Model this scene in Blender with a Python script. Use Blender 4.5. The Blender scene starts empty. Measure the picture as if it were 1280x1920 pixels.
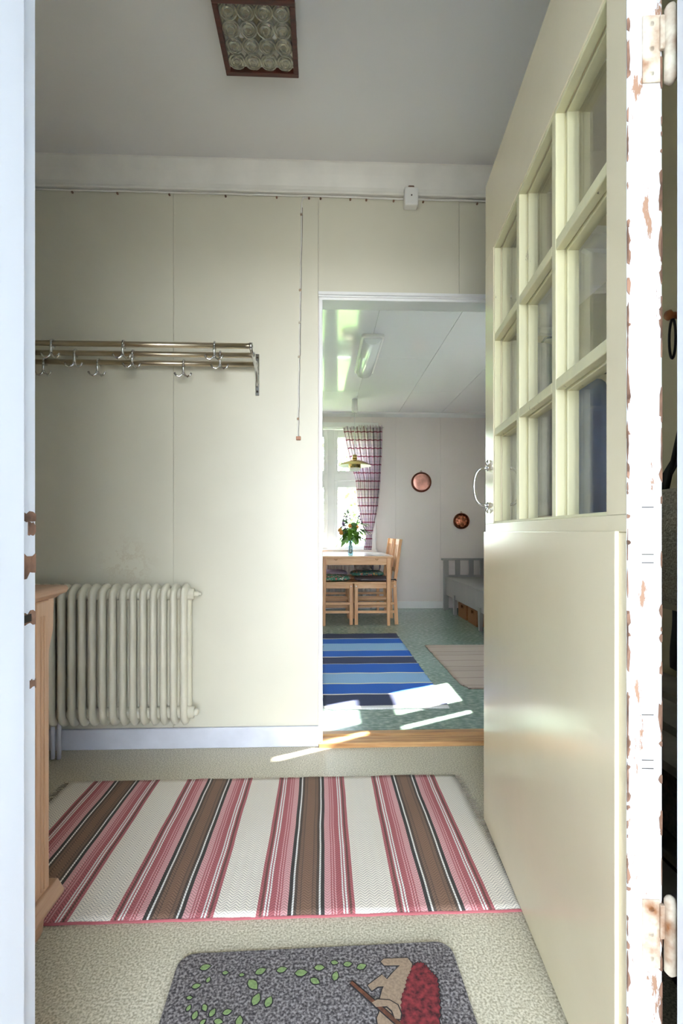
import bpy, math, random
from mathutils import Vector, Matrix
random.seed(7)
S = bpy.context.scene
COL = S.collection
PI = math.pi

# ------------------------------------------------------------------ camera, world, sun, exposure
cam = bpy.data.cameras.new('camera'); co = bpy.data.objects.new('camera', cam); COL.objects.link(co)
cam.sensor_fit = 'VERTICAL'; cam.sensor_height = 36.0; cam.lens = 925 / 1920 * 36
cam.shift_y = 38 / 1920; cam.clip_start = 0.02
co.location = (0, 0, 0.93); co.rotation_euler = (PI / 2, 0, -math.atan(35 / 925))
S.camera = co

SKY_STRENGTH, SUN_STRENGTH = 15.0, 60.0
w = bpy.data.worlds.new('sky'); S.world = w; w.use_nodes = True
wn = w.node_tree.nodes; wl = w.node_tree.links
bg = wn['Background']; bg.inputs['Strength'].default_value = SKY_STRENGTH
tc = wn.new('ShaderNodeTexCoord'); sp = wn.new('ShaderNodeSeparateXYZ'); rp = wn.new('ShaderNodeValToRGB')
wl.new(tc.outputs['Generated'], sp.inputs[0]); wl.new(sp.outputs['Z'], rp.inputs[0]); wl.new(rp.outputs[0], bg.inputs['Color'])
rp.color_ramp.elements[0].position = 0.0; rp.color_ramp.elements[0].color = (0.90, 0.95, 1.0, 1)
rp.color_ramp.elements[1].position = 0.7; rp.color_ramp.elements[1].color = (0.62, 0.78, 1.0, 1)

sun = bpy.data.lights.new('sun_offscreen', 'SUN'); sun.energy = SUN_STRENGTH; sun.angle = math.radians(0.6); sun.color = (1, 0.95, 0.86)
so = bpy.data.objects.new('sun_offscreen', sun); COL.objects.link(so); so.location = (8, 8, 8)
el = math.radians(32); d = Vector((-0.887 * math.cos(el), -0.46 * math.cos(el), -math.sin(el)))
so.rotation_euler = d.to_track_quat('-Z', 'Y').to_euler()

S.view_settings.view_transform = 'Standard'; S.view_settings.look = 'None'
S.view_settings.exposure = 0.62; S.view_settings.gamma = 1.0; S.view_settings.use_curve_mapping = False

# ------------------------------------------------------------------ materials
def lin(c):
    return tuple(((v / 255) / 12.92 if v / 255 <= 0.04045 else ((v / 255 + 0.055) / 1.055) ** 2.4) for v in c) + (1,)

def base(name):
    m = bpy.data.materials.new(name); m.use_nodes = True
    nt = m.node_tree
    return m, nt.nodes, nt.links, nt.nodes['Principled BSDF']

def noise(n, l, scale, detail=3, stretch=None, coord='Object', rough=0.5):
    t = n.new('ShaderNodeTexCoord'); x = n.new('ShaderNodeTexNoise')
    x.inputs['Scale'].default_value = scale; x.inputs['Detail'].default_value = detail; x.inputs['Roughness'].default_value = rough
    if stretch:
        mp = n.new('ShaderNodeMapping'); mp.inputs['Scale'].default_value = stretch
        l.new(t.outputs[coord], mp.inputs[0]); l.new(mp.outputs[0], x.inputs['Vector'])
    else:
        l.new(t.outputs[coord], x.inputs['Vector'])
    return x

def ramp(n, l, src, stops, interp='LINEAR'):
    r = n.new('ShaderNodeValToRGB'); cr = r.color_ramp; cr.interpolation = interp
    while len(cr.elements) < len(stops): cr.elements.new(0.5)
    for e, (p, c) in zip(cr.elements, stops):
        e.position = p; e.color = c if len(c) == 4 else c + (1,)
    l.new(src, r.inputs[0])
    return r

def mix(n, l, fac, a, b, mode='MIX'):
    x = n.new('ShaderNodeMix'); x.data_type = 'RGBA'; x.blend_type = mode
    for s, v in ((0, fac), (6, a), (7, b)):
        if hasattr(v, 'is_linked'): l.new(v, x.inputs[s])
        else: x.inputs[s].default_value = v
    return x.outputs[2]

def math_n(n, l, op, a, b=0.0, c=0.0):
    x = n.new('ShaderNodeMath'); x.operation = op
    for i, v in enumerate((a, b, c)):
        if hasattr(v, 'is_linked'): l.new(v, x.inputs[i])
        else: x.inputs[i].default_value = v
    return x.outputs[0]

def M(name, col, rough=0.5, metal=0.0, var=None, bump=None, coat=0.0, col2=None, spec=0.5):
    m, n, l, p = base(name)
    p.inputs['Base Color'].default_value = lin(col); p.inputs['Roughness'].default_value = rough
    p.inputs['Metallic'].default_value = metal; p.inputs['Coat Weight'].default_value = coat
    p.inputs['Specular IOR Level'].default_value = spec
    if var:
        x = noise(n, l, var[0], 4, var[2] if len(var) > 2 else None)
        c2 = col2 or tuple(v * (1 - var[1]) for v in col)
        r = ramp(n, l, x.outputs[0], [(0.35, lin(col)), (0.68, lin(c2))])
        l.new(r.outputs[0], p.inputs['Base Color'])
    if bump:
        x = noise(n, l, bump[0], 3, bump[2] if len(bump) > 2 else None)
        b = n.new('ShaderNodeBump'); b.inputs['Strength'].default_value = bump[1]; b.inputs['Distance'].default_value = 0.004
        l.new(x.outputs[0], b.inputs['Height']); l.new(b.outputs[0], p.inputs['Normal'])
    return m

def wood(name, c1, c2, stretch, rough=0.42, knots=True):
    m, n, l, p = base(name); p.inputs['Roughness'].default_value = rough
    x = noise(n, l, 9, 6, stretch, rough=0.6)
    r = ramp(n, l, x.outputs[0], [(0.3, lin(c1)), (0.55, lin(tuple((a + b) / 2 for a, b in zip(c1, c2)))), (0.75, lin(c2))])
    out = r.outputs[0]
    if knots:
        v = n.new('ShaderNodeTexVoronoi'); v.inputs['Scale'].default_value = 3.2
        t = n.new('ShaderNodeTexCoord'); mp = n.new('ShaderNodeMapping')
        mp.inputs['Scale'].default_value = tuple(0.55 if s == min(stretch) else 1.3 for s in stretch)
        l.new(t.outputs['Object'], mp.inputs[0]); l.new(mp.outputs[0], v.inputs['Vector'])
        k = ramp(n, l, v.outputs['Distance'], [(0.035, (1, 1, 1, 1)), (0.075, (0, 0, 0, 1))])
        out = mix(n, l, k.outputs[0], out, lin(tuple(v_ * 0.55 for v_ in c2)))
    l.new(out, p.inputs['Base Color'])
    return m

def worn_paint(name, col, chip, amount=0.60, scale=14, stretch=(1, 1, 0.35), rough=0.45, grime=(190, 188, 184)):
    m, n, l, p = base(name); p.inputs['Roughness'].default_value = rough
    a = noise(n, l, scale, 8, stretch, rough=0.72)
    k = ramp(n, l, a.outputs[0], [(amount, (0, 0, 0, 1)), (amount + 0.015, (1, 1, 1, 1))])
    g = noise(n, l, 7, 6, (1, 1, 0.3), rough=0.65)
    gr = ramp(n, l, g.outputs[0], [(0.42, lin(col)), (0.72, lin(grime))])
    l.new(mix(n, l, k.outputs[0], gr.outputs[0], lin(chip)), p.inputs['Base Color'])
    b = n.new('ShaderNodeBump'); b.inputs['Strength'].default_value = 0.4; b.inputs['Distance'].default_value = 0.002; b.invert = True
    l.new(k.outputs[0], b.inputs['Height']); l.new(b.outputs[0], p.inputs['Normal'])
    return m

def glass(name, tint=(1, 1, 1, 1), strength=0.96, f0=0.045):
    m, n, l, p = base(name); n.remove(p)
    o = n['Material Output']; t = n.new('ShaderNodeBsdfTransparent'); g = n.new('ShaderNodeBsdfGlossy'); mx = n.new('ShaderNodeMixShader')
    t.inputs[0].default_value = tint; g.inputs['Roughness'].default_value = 0.01
    lw = n.new('ShaderNodeLayerWeight'); lw.inputs[0].default_value = 0.5
    f = math_n(n, l, 'POWER', lw.outputs['Facing'], 5.0); f = math_n(n, l, 'MULTIPLY_ADD', f, strength, f0)
    l.new(f, mx.inputs[0]); l.new(t.outputs[0], mx.inputs[1]); l.new(g.outputs[0], mx.inputs[2]); l.new(mx.outputs[0], o.inputs[0])
    return m

def speckle(name, c1, c2, c3, scale, rough, stretch=None):
    m, n, l, p = base(name); p.inputs['Roughness'].default_value = rough
    a = noise(n, l, scale, 2, stretch); b = noise(n, l, 2.2, 3)
    r = ramp(n, l, a.outputs[0], [(0.36, lin(c1)), (0.5, lin(c2)), (0.66, lin(c3))])
    d = ramp(n, l, b.outputs[0], [(0.35, (1, 1, 1, 1)), (0.75, (0.86, 0.85, 0.82, 1))])
    l.new(mix(n, l, 1.0, r.outputs[0], d.outputs[0], 'MULTIPLY'), p.inputs['Base Color'])
    return m

m_hall = M('hall_cream_paint', (216, 211, 191), 0.42, var=(2.5, 0.03))
def smudge(m, centre, radius, col):
    n, l = m.node_tree.nodes, m.node_tree.links; p = n['Principled BSDF']; src = p.inputs['Base Color'].links[0].from_socket
    t = n.new('ShaderNodeTexCoord'); vm = n.new('ShaderNodeVectorMath'); vm.operation = 'DISTANCE'; vm.inputs[1].default_value = centre
    l.new(t.outputs['Object'], vm.inputs[0]); f = ramp(n, l, vm.outputs['Value'], [(radius * .3, (1, 1, 1, 1)), (radius, (0, 0, 0, 1))])
    x = noise(n, l, 16, 5, rough=.7); k = ramp(n, l, x.outputs[0], [(.50, (0, 0, 0, 1)), (.54, (.38, .38, .38, 1)), (.58, (0.1, .1, .1, 1))])
    l.new(mix(n, l, math_n(n, l, 'MULTIPLY', f.outputs[0], k.outputs[0]), src, lin(col)), p.inputs['Base Color'])
smudge(m_hall, (-.84, 2.158, .79), .15, (186, 168, 136))
m_hall_side = M('hall_olive_paint', (205, 196, 160), 0.5, var=(3, 0.05))
m_ceil = M('hall_ceiling_paint', (232, 230, 228), 0.6)
m_kwall = M('kitchen_wall_paint', (233, 224, 218), 0.5, var=(2, 0.02))
m_kceil = M('kitchen_gloss_ceiling', (233, 233, 232), 0.12, coat=0.3)
m_white = M('white_trim_paint', (236, 235, 232), 0.35, var=(5, 0.03))
m_offwhite = M('cornice_paint', (236, 232, 222), 0.45, var=(8, 0.04))
m_base = M('blue_grey_skirting', (216, 218, 227), 0.4, var=(9, 0.06))
m_hfloor = speckle('speckled_vinyl', (168, 158, 134), (204, 195, 170), (230, 222, 202), 210, 0.42)
m_kfloor = speckle('green_vinyl', (116, 144, 134), (136, 162, 151), (172, 192, 180), 30, 0.2, (1.0, 2.4, 1))
m_door = M('door_gloss_cream', (226, 214, 182), 0.2, var=(3, 0.03), bump=(30, 0.04))
m_bar = worn_paint('glazing_bar_paint', (220, 214, 172), (120, 112, 84), 0.66, 22, (1, 1, 0.2), 0.4, (205, 200, 165))
m_edge = worn_paint('chipped_white_paint', (218, 219, 218), (150, 116, 92), 0.585, 22, (1.5, 1.5, 0.35), 0.5, (182, 182, 184))
m_chip = M('bare_brown_wood', (142, 106, 84), 0.8, var=(40, 0.3), bump=(60, 0.5))
m_jamb = M('white_door_frame_paint', (226, 229, 234), 0.35, var=(6, 0.04, (1, 1, 0.2)))
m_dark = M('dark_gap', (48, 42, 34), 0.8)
m_rust = M('painted_rusty_iron', (215, 208, 188), 0.5, var=(28, 0.3), col2=(134, 84, 44))
m_glass = glass('pane_glass')
m_chrome = M('chrome', (215, 215, 215), 0.14, 1.0)
m_steel = M('brushed_steel_rod', (196, 182, 158), 0.28, 1.0, bump=(300, 0.05, (0.02, 1, 1)))
m_rad = M('cream_radiator_enamel', (226, 220, 198), 0.35, var=(10, 0.05))
m_wrad = M('white_radiator_enamel', (232, 230, 224), 0.35)
m_pine_v = wood('pine_upright', (226, 178, 132), (198, 138, 92), (6, 6, 0.6))
m_pine_x = wood('pine_long', (228, 184, 138), (204, 148, 100), (0.6, 6, 6))
m_pine_y = wood('pine_depth', (226, 180, 134), (200, 142, 96), (6, 0.6, 6))
m_cab = wood('cabinet_pine', (216, 176, 142), (192, 146, 110), (7, 7, 0.5))
m_cabtop = wood('cabinet_top_pine', (192, 152, 120), (162, 120, 90), (7, 0.5, 7))
m_thresh = wood('threshold_wood', (222, 178, 122), (160, 104, 60), (0.5, 9, 9), 0.45, False)
m_copper = M('copper', (222, 142, 112), 0.3, 1.0, var=(30, 0.45), bump=(26, 0.8))
m_copper2 = M('pale_pink_copper', (232, 172, 158), 0.35, 1.0, var=(14, 0.2), bump=(18, 0.6))
m_copper_rim = M('dark_copper_rim', (120, 70, 52), 0.4, 1.0)
m_brass = M('brushed_brass', (206, 182, 120), 0.25, 1.0)
m_lampwhite = M('lamp_inner_white', (240, 240, 240), 0.4)
m_plastic = M('white_plastic', (238, 236, 230), 0.3)
m_settle = M('grey_settle_paint', (152, 151, 146), 0.3, var=(6, 0.05, (1, 1, 0.3)))
m_basket = M('brown_wicker', (168, 112, 62), 0.6, var=(60, 0.35, (1, 1, 4)), bump=(90, 0.6))
m_mahog = M('mahogany_frame', (86, 40, 30), 0.3, var=(20, 0.3, (1, 6, 1)))
m_tabletop = M('white_table_laminate', (232, 228, 224), 0.12)
m_cord = M('clear_cord', (226, 226, 222), 0.4)
m_black = M('black_cloth', (26, 26, 28), 0.85)
m_mat = speckle('grey_mat_pile', (56, 51, 51), (104, 97, 96), (154, 147, 144), 190, 0.95)
m_leafp = M('mat_green_print', (136, 158, 100), 0.95, var=(200, 0.2))
m_outl = M('mat_dark_outline', (38, 34, 34), 0.95)
m_tan = M('mat_tan_print', (160, 136, 112), 0.95, var=(200, 0.15))
m_redp = M('mat_red_print', (140, 48, 52), 0.95, var=(90, 0.6))
m_brownp = M('mat_brown_print', (112, 68, 46), 0.95, var=(120, 0.3))
m_bag = M('woven_grey_bag', (176, 168, 146), 0.85, var=(150, 0.3, (1, 1, 2)), bump=(220, 0.8))
m_fur = M('mottled_dark_fur', (58, 58, 54), 0.9, var=(26, 0.0), col2=(176, 178, 168), bump=(90, 1.0))
m_cloth = M('beige_cloth', (170, 160, 138), 0.9, bump=(40, 0.4))
m_blue = M('blue_coat_fabric', (88, 112, 158), 0.85, var=(5, 0.2))
m_greycoat = M('pale_grey_garment', (196, 198, 202), 0.6, var=(6, 0.25))
m_peg = M('orange_brown_peg', (156, 92, 44), 0.4)
m_slat = M('grey_shelf_slat', (160, 152, 140), 0.6, var=(12, 0.15))
m_brownbox = M('dark_brown_fabric', (86, 74, 64), 0.9, var=(120, 0.3))
m_leaf = M('bright_leaf', (104, 158, 44), 0.5, var=(12, 0.3))
m_lilac = M('lilac_blossom', (150, 98, 170), 0.7, var=(60, 0.25))
m_tulip = M('orange_petal', (248, 168, 84), 0.5)
m_stem = M('green_stem', (80, 120, 60), 0.6)
m_grass = M('lawn', (112, 150, 70), 0.9, var=(3, 0.25))
m_ext = M('outside_gravel', (150, 146, 138), 0.95, var=(20, 0.2))
m_tree = M('tree_foliage', (128, 164, 92), 0.7, var=(2, 0.25))
m_trunk = M('tree_bark', (110, 96, 82), 0.9)
m_vase = glass('vase_glass', (0.72, 0.86, 0.92, 1), 0.8, 0.08)

def lampglass():
    m, n, l, p = base('moulded_lamp_glass')
    p.inputs['Base Color'].default_value = (0.93, 0.92, 0.80, 1); p.inputs['Roughness'].default_value = 0.04
    p.inputs['Transmission Weight'].default_value = 0.9; p.inputs['IOR'].default_value = 1.5
    return m
m_lglass = lampglass()

def floral(name, bgc, cols, scale):
    m, n, l, p = base(name); p.inputs['Roughness'].default_value = 0.85
    t = n.new('ShaderNodeTexCoord'); v = n.new('ShaderNodeTexVoronoi'); v.inputs['Scale'].default_value = scale
    l.new(t.outputs['Object'], v.inputs['Vector'])
    s = n.new('ShaderNodeSeparateColor'); l.new(v.outputs['Color'], s.inputs[0])
    st = [(i / len(cols), lin(c)) for i, c in enumerate(cols)]
    r = ramp(n, l, s.outputs[0], st, 'CONSTANT')
    k = ramp(n, l, v.outputs['Distance'], [(0.42, (0, 0, 0, 1)), (0.5, (1, 1, 1, 1))])
    l.new(mix(n, l, k.outputs[0], r.outputs[0], lin(bgc)), p.inputs['Base Color'])
    return m
m_floral = floral('green_floral_cotton', (72, 128, 104), [(60, 128, 92), (236, 214, 200), (214, 112, 108), (120, 168, 140), (246, 236, 224)], 42)
m_floral2 = floral('teal_floral_cotton', (84, 134, 126), [(60, 120, 100), (222, 140, 130), (214, 180, 110), (120, 160, 150), (190, 200, 190)], 38)

def stripes(name, axis, stops, period, rough=0.9, offset=0.0, mirror=False, weave=0.0, wscale=(0.012, 0.009)):
    """bands woven along one axis; stops in metres from the band origin"""
    m, n, l, p = base(name); p.inputs['Roughness'].default_value = rough
    t = n.new('ShaderNodeTexCoord'); s = n.new('ShaderNodeSeparateXYZ'); l.new(t.outputs['Object'], s.inputs[0])
    v = s.outputs[axis]; o = s.outputs['Y' if axis == 'X' else 'X']
    wob = noise(n, l, 5, 2); wv = math_n(n, l, 'MULTIPLY_ADD', wob.outputs[0], 0.006, -0.003)
    v2 = math_n(n, l, 'ADD', math_n(n, l, 'ADD', v, -offset), wv)
    if mirror:
        q = math_n(n, l, 'PINGPONG', v2, period / 2); q = math_n(n, l, 'DIVIDE', q, period / 2); span = period / 2
    else:
        q = math_n(n, l, 'DIVIDE', v2, period); span = period
    r = ramp(n, l, q, [(a / span, lin(c)) for a, c in stops], 'CONSTANT')
    out = r.outputs[0]
    if weave:
        zz = math_n(n, l, 'PINGPONG', v, wscale[0]); y2 = math_n(n, l, 'ADD', o, zz)
        fr = math_n(n, l, 'FRACT', math_n(n, l, 'DIVIDE', y2, wscale[1]))
        g = ramp(n, l, fr, [(0.0, (1 - weave,) * 3 + (1,)), (0.35, (1, 1, 1, 1)), (0.8, (1, 1, 1, 1)), (1.0, (1 - weave,) * 3 + (1,))])
        out = mix(n, l, 1.0, out, g.outputs[0], 'MULTIPLY')
        b = n.new('ShaderNodeBump'); b.inputs['Strength'].default_value = 0.5; b.inputs['Distance'].default_value = 0.002
        l.new(g.outputs[0], b.inputs['Height']); l.new(b.outputs[0], p.inputs['Normal'])
    l.new(out, p.inputs['Base Color'])
    return m
CR, PK, RO, WH, BK, BR = (238, 228, 212), (222, 166, 164), (186, 106, 108), (238, 234, 226), (70, 64, 60), (140, 108, 88)
m_rug = stripes('rag_rug_pink', 'X', [(0, BR), (.013, (112, 90, 76)), (.016, (132, 104, 86)), (.024, (92, 78, 68)), (.031, WH), (.036, BK), (.045, PK), (.062, RO), (.0655, PK), (.069, RO), (.0725, PK),
    (.076, RO), (.091, WH), (.095, RO), (.098, WH), (.103, RO), (.107, (122, 84, 76)), (.113, RO), (.120, CR)], 0.343, offset=-0.041 - 0.343 * 6, mirror=True, weave=0.5)
NV, BL, LB = (58, 66, 96), (40, 104, 200), (150, 190, 226)
yb = [2.62, 2.814, 3.01, 3.235, 3.46, 3.655, 3.848, 4.09, 4.28]
st = [(0, (222, 222, 218))]
for i, c in enumerate([NV, BL, LB, BL, NV, BL, LB, BL, NV]):
    a = yb[i] - 2.58
    if i in (1, 2, 3, 4, 5, 6, 8): st.append((a - .012, (232, 228, 212)))
    st.append((a + .002, c))
m_brug = stripes('rag_rug_blue', 'Y', st, 2.2, weave=0.12, wscale=(0.02, 0.016))
m_beige = stripes('rag_rug_beige', 'Y', [(0, (190, 172, 156)), (.05, (160, 142, 128)), (.06, (196, 178, 162)), (.2, (176, 156, 142)), (.28, (202, 186, 170)), (.33, (164, 148, 134)), (.34, (196, 178, 164))], 0.42, mirror=True, weave=0.2)
m_dstripe = stripes('dark_striped_cotton', 'Y', [(0, (70, 62, 72)), (.012, (150, 140, 140)), (.018, (60, 54, 64)), (.03, (120, 106, 110)), (.036, (52, 48, 58))], 0.08, mirror=True)
m_gstripe = stripes('grey_striped_wool', 'X', [(0, (196, 188, 180)), (.03, (110, 108, 124)), (.05, (206, 198, 190)), (.07, (140, 134, 138))], 0.18, mirror=True)
m_lilacc = M('lilac_cotton', (190, 178, 204), 0.9, var=(30, 0.1))
m_fluffy = M('grey_fluffy_wool', (168, 162, 156), 0.95, var=(24, 0.35), bump=(60, 1.0))

def plaid():
    m, n, l, p = base('plaid_cotton'); p.inputs['Roughness'].default_value = 0.9
    t = n.new('ShaderNodeTexCoord'); s = n.new('ShaderNodeSeparateXYZ'); l.new(t.outputs['UV'], s.inputs[0])
    W_, DR, NVY, MV = (240, 234, 236), (130, 34, 62), (46, 44, 70), (196, 170, 198)
    u = math_n(n, l, 'FRACT', math_n(n, l, 'MULTIPLY', s.outputs[0], 6.0)); v = math_n(n, l, 'FRACT', math_n(n, l, 'MULTIPLY', s.outputs[1], 15.0))
    a = ramp(n, l, u, [(0, lin(W_)), (.14, lin(DR)), (.22, lin(W_)), (.38, lin((228, 214, 230))), (.44, lin(W_)), (.62, lin(NVY)), (.70, lin(W_)), (.88, lin((232, 222, 232)))], 'CONSTANT')
    b = ramp(n, l, v, [(0, lin(W_)), (.3, lin((170, 80, 108))), (.42, lin(W_)), (.7, lin((224, 216, 228))), (.8, lin(W_))], 'CONSTANT')
    c = mix(n, l, 1.0, a.outputs[0], b.outputs[0], 'MULTIPLY')
    l.new(c, p.inputs['Base Color'])
    o = n['Material Output']; tr = n.new('ShaderNodeBsdfTranslucent'); mx = n.new('ShaderNodeMixShader'); mx.inputs[0].default_value = 0.6
    l.new(c, tr.inputs[0]); l.new(p.outputs[0], mx.inputs[1]); l.new(tr.outputs[0], mx.inputs[2]); l.new(mx.outputs[0], o.inputs[0])
    return m
m_plaid = plaid()

# ------------------------------------------------------------------ mesh builder
class MB:
    def __init__(s): s.v = []; s.f = []; s.uv = None
    def box(s, x0, x1, y0, y1, z0, z1):
        i = len(s.v)
        s.v += [(x0, y0, z0), (x1, y0, z0), (x1, y1, z0), (x0, y1, z0), (x0, y0, z1), (x1, y0, z1), (x1, y1, z1), (x0, y1, z1)]
        s.f += [tuple(i + k for k in q) for q in ((3, 2, 1, 0), (4, 5, 6, 7), (0, 1, 5, 4), (1, 2, 6, 5), (2, 3, 7, 6), (3, 0, 4, 7))]
        return s
    def hexa(s, bot, top):
        i = len(s.v); s.v += list(bot) + list(top)
        s.f += [tuple(i + k for k in q) for q in ((3, 2, 1, 0), (4, 5, 6, 7), (0, 1, 5, 4), (1, 2, 6, 5), (2, 3, 7, 6), (3, 0, 4, 7))]
        return s
    def prism(s, pts, z0, z1, plane='XY'):
        """polygon extruded along the remaining axis"""
        def at(p, h): return (p[0], p[1], h) if plane == 'XY' else ((h, p[0], p[1]) if plane == 'YZ' else (p[0], h, p[1]))
        i = len(s.v); n = len(pts)
        s.v += [at(p, z0) for p in pts] + [at(p, z1) for p in pts]
        s.f += [tuple(i + k for k in reversed(range(n))), tuple(i + n + k for k in range(n))]
        s.f += [(i + k, i + (k + 1) % n, i + n + (k + 1) % n, i + n + k) for k in range(n)]
        return s
    def tube(s, pts, r, n=8, caps=True):
        pts = [Vector(p) for p in pts]; rr = r if isinstance(r, (list, tuple)) else [r] * len(pts)
        i0 = len(s.v); up = None
        for k, p in enumerate(pts):
            t = ((pts[min(k + 1, len(pts) - 1)] - pts[max(k - 1, 0)])).normalized()
            if up is None:
                up = Vector((0, 0, 1)) if abs(t.z) < 0.9 else Vector((1, 0, 0))
            a = (up - t * up.dot(t)).normalized(); b = t.cross(a); up = a
            for q in range(n):
                an = 2 * PI * q / n; s.v.append(tuple(p + (a * math.cos(an) + b * math.sin(an)) * rr[k]))
        for k in range(len(pts) - 1):
            for q in range(n):
                s.f.append((i0 + k * n + q, i0 + k * n + (q + 1) % n, i0 + (k + 1) * n + (q + 1) % n, i0 + (k + 1) * n + q))
        if caps:
            s.f.append(tuple(i0 + q for q in reversed(range(n)))); e = i0 + (len(pts) - 1) * n
            s.f.append(tuple(e + q for q in range(n)))
        return s
    def lathe(s, prof, n=24, c=(0, 0, 0), axis='Z', caps=True):
        i0 = len(s.v)
        for r, h in prof:
            for q in range(n):
                a = 2 * PI * q / n; x, y = r * math.cos(a), r * math.sin(a)
                s.v.append((c[0] + x, c[1] + y, c[2] + h) if axis == 'Z' else ((c[0] + x, c[1] - h, c[2] + y) if axis == 'Y' else (c[0] + h, c[1] + x, c[2] + y)))
        for k in range(len(prof) - 1):
            for q in range(n):
                s.f.append((i0 + k * n + q, i0 + k * n + (q + 1) % n, i0 + (k + 1) * n + (q + 1) % n, i0 + (k + 1) * n + q))
        if caps:
            s.f.append(tuple(i0 + q for q in reversed(range(n)))); e = i0 + (len(prof) - 1) * n
            s.f.append(tuple(e + q for q in range(n)))
        return s
    def ring_sweep(s, path, a, b, n=8):
        """closed path in the YZ plane swept with an ellipse a (along X) by b (in plane)"""
        i0 = len(s.v); m = len(path)
        for k in range(m):
            p = Vector(path[k]); t = (Vector(path[(k + 1) % m]) - Vector(path[k - 1])).normalized(); nn = Vector((t.y, -t.x))
            for q in range(n):
                an = 2 * PI * q / n; o = nn * (b * math.sin(an))
                s.v.append((a * math.cos(an), p.x + o.x, p.y + o.y))
        for k in range(m):
            for q in range(n):
                s.f.append((i0 + k * n + q, i0 + k * n + (q + 1) % n, i0 + ((k + 1) % m) * n + (q + 1) % n, i0 + ((k + 1) % m) * n + q))
        return s
    def pillow(s, hx, hy, hz, c=(0, 0, 0), n=20, e=0.45):
        i0 = len(s.v); rows = 8
        sg = lambda v, p: math.copysign(abs(v) ** p, v)
        for k in range(rows + 1):
            ph = -PI / 2 + PI * k / rows
            for q in range(n):
                a = 2 * PI * q / n; cp = sg(math.cos(ph), 0.6)
                s.v.append((c[0] + hx * cp * sg(math.cos(a), e), c[1] + hy * cp * sg(math.sin(a), e), c[2] + hz * sg(math.sin(ph), 0.9)))
        for k in range(rows):
            for q in range(n):
                s.f.append((i0 + k * n + q, i0 + k * n + (q + 1) % n, i0 + (k + 1) * n + (q + 1) % n, i0 + (k + 1) * n + q))
        return s
    def mesh(s, name, mat, smooth=False):
        me = bpy.data.meshes.new(name); me.from_pydata(s.v, [], s.f); me.validate(); me.update()
        if s.uv:
            ul = me.uv_layers.new()
            for lp in me.loops: ul.data[lp.index].uv = s.uv[lp.vertex_index]
        if mat: me.materials.append(mat)
        import bmesh
        bm = bmesh.new(); bm.from_mesh(me); bmesh.ops.recalc_face_normals(bm, faces=bm.faces); bm.to_mesh(me); bm.free()
        if smooth:
            for p in me.polygons: p.use_smooth = True
        return me
    def build(s, name, mat, parent=None, smooth=False, bevel=0.0, loc=None):
        o = bpy.data.objects.new(name, s.mesh(name, mat, smooth)); COL.objects.link(o)
        if parent: o.parent = parent
        if loc: o.location = loc
        if bevel:
            b = o.modifiers.new('bevel', 'BEVEL'); b.width = bevel; b.segments = 2; b.limit_method = 'ANGLE'
        return o

def tag(o, label, cat, group=None, kind=None):
    o['label'] = label; o['category'] = cat
    if group: o['group'] = group
    if kind: o['kind'] = kind
    return o
def thing(name, label, cat, loc=(0, 0, 0), rz=0, group=None, kind=None):
    o = bpy.data.objects.new(name, None); COL.objects.link(o); o.location = loc; o.rotation_euler = (0, 0, rz); o.empty_display_size = 0.05
    return tag(o, label, cat, group, kind)
def clone(o, parent, loc=None):
    c = o.copy(); COL.objects.link(c); c.parent = parent
    if loc: c.location = loc
    return c
def box(*a): return MB().box(*a)

# ------------------------------------------------------------------ setting
YB = 2.158            # hall face of the wall between hall and kitchen
ZH, ZK = 2.518, 2.385 # ceiling heights
def struct(name, mb, mat, label, cat, bevel=0):
    return tag(mb.build(name, mat, None, bevel=bevel), label, cat, kind='structure')

struct('floor', box(-1.5, 1.15, 0.3, 2.2, -0.12, 0), m_hfloor, 'speckled beige vinyl floor of the hall', 'floor')
struct('floor.001', box(-1.9, 2.3, 2.2, 6.2, -0.12, 0), m_kfloor, 'mottled green vinyl floor of the kitchen', 'floor')
struct('ceiling', box(-1.5, 1.15, 0.5, 2.2, ZH, ZH + 0.15), m_ceil, 'plain white ceiling of the hall', 'ceiling')
ck = struct('ceiling.001', box(-1.9, 2.3, 2.2, 6.2, ZK + 0.006, ZK + 0.3), m_kceil, 'glossy white panelled ceiling of the kitchen', 'ceiling')
xs = [-1.75, -1.2, -0.69, -0.16, 0.37, 0.92, 1.44, 1.97, 2.1]
for i in range(len(xs) - 1):
    c0 = {4: 4.11, 5: 5.09}.get(i, 4.11 if i % 2 == 0 else 5.09)
    ys = [2.245] + ([c0 - 2.4] if c0 - 2.4 > 2.4 else []) + [c0, 6.0]
    for a, b in zip(ys, ys[1:]):
        box(xs[i] + .002, xs[i + 1] - .002, a + .002, b - .002, ZK, ZK + 0.006).build('panel', m_kceil, ck)

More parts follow.
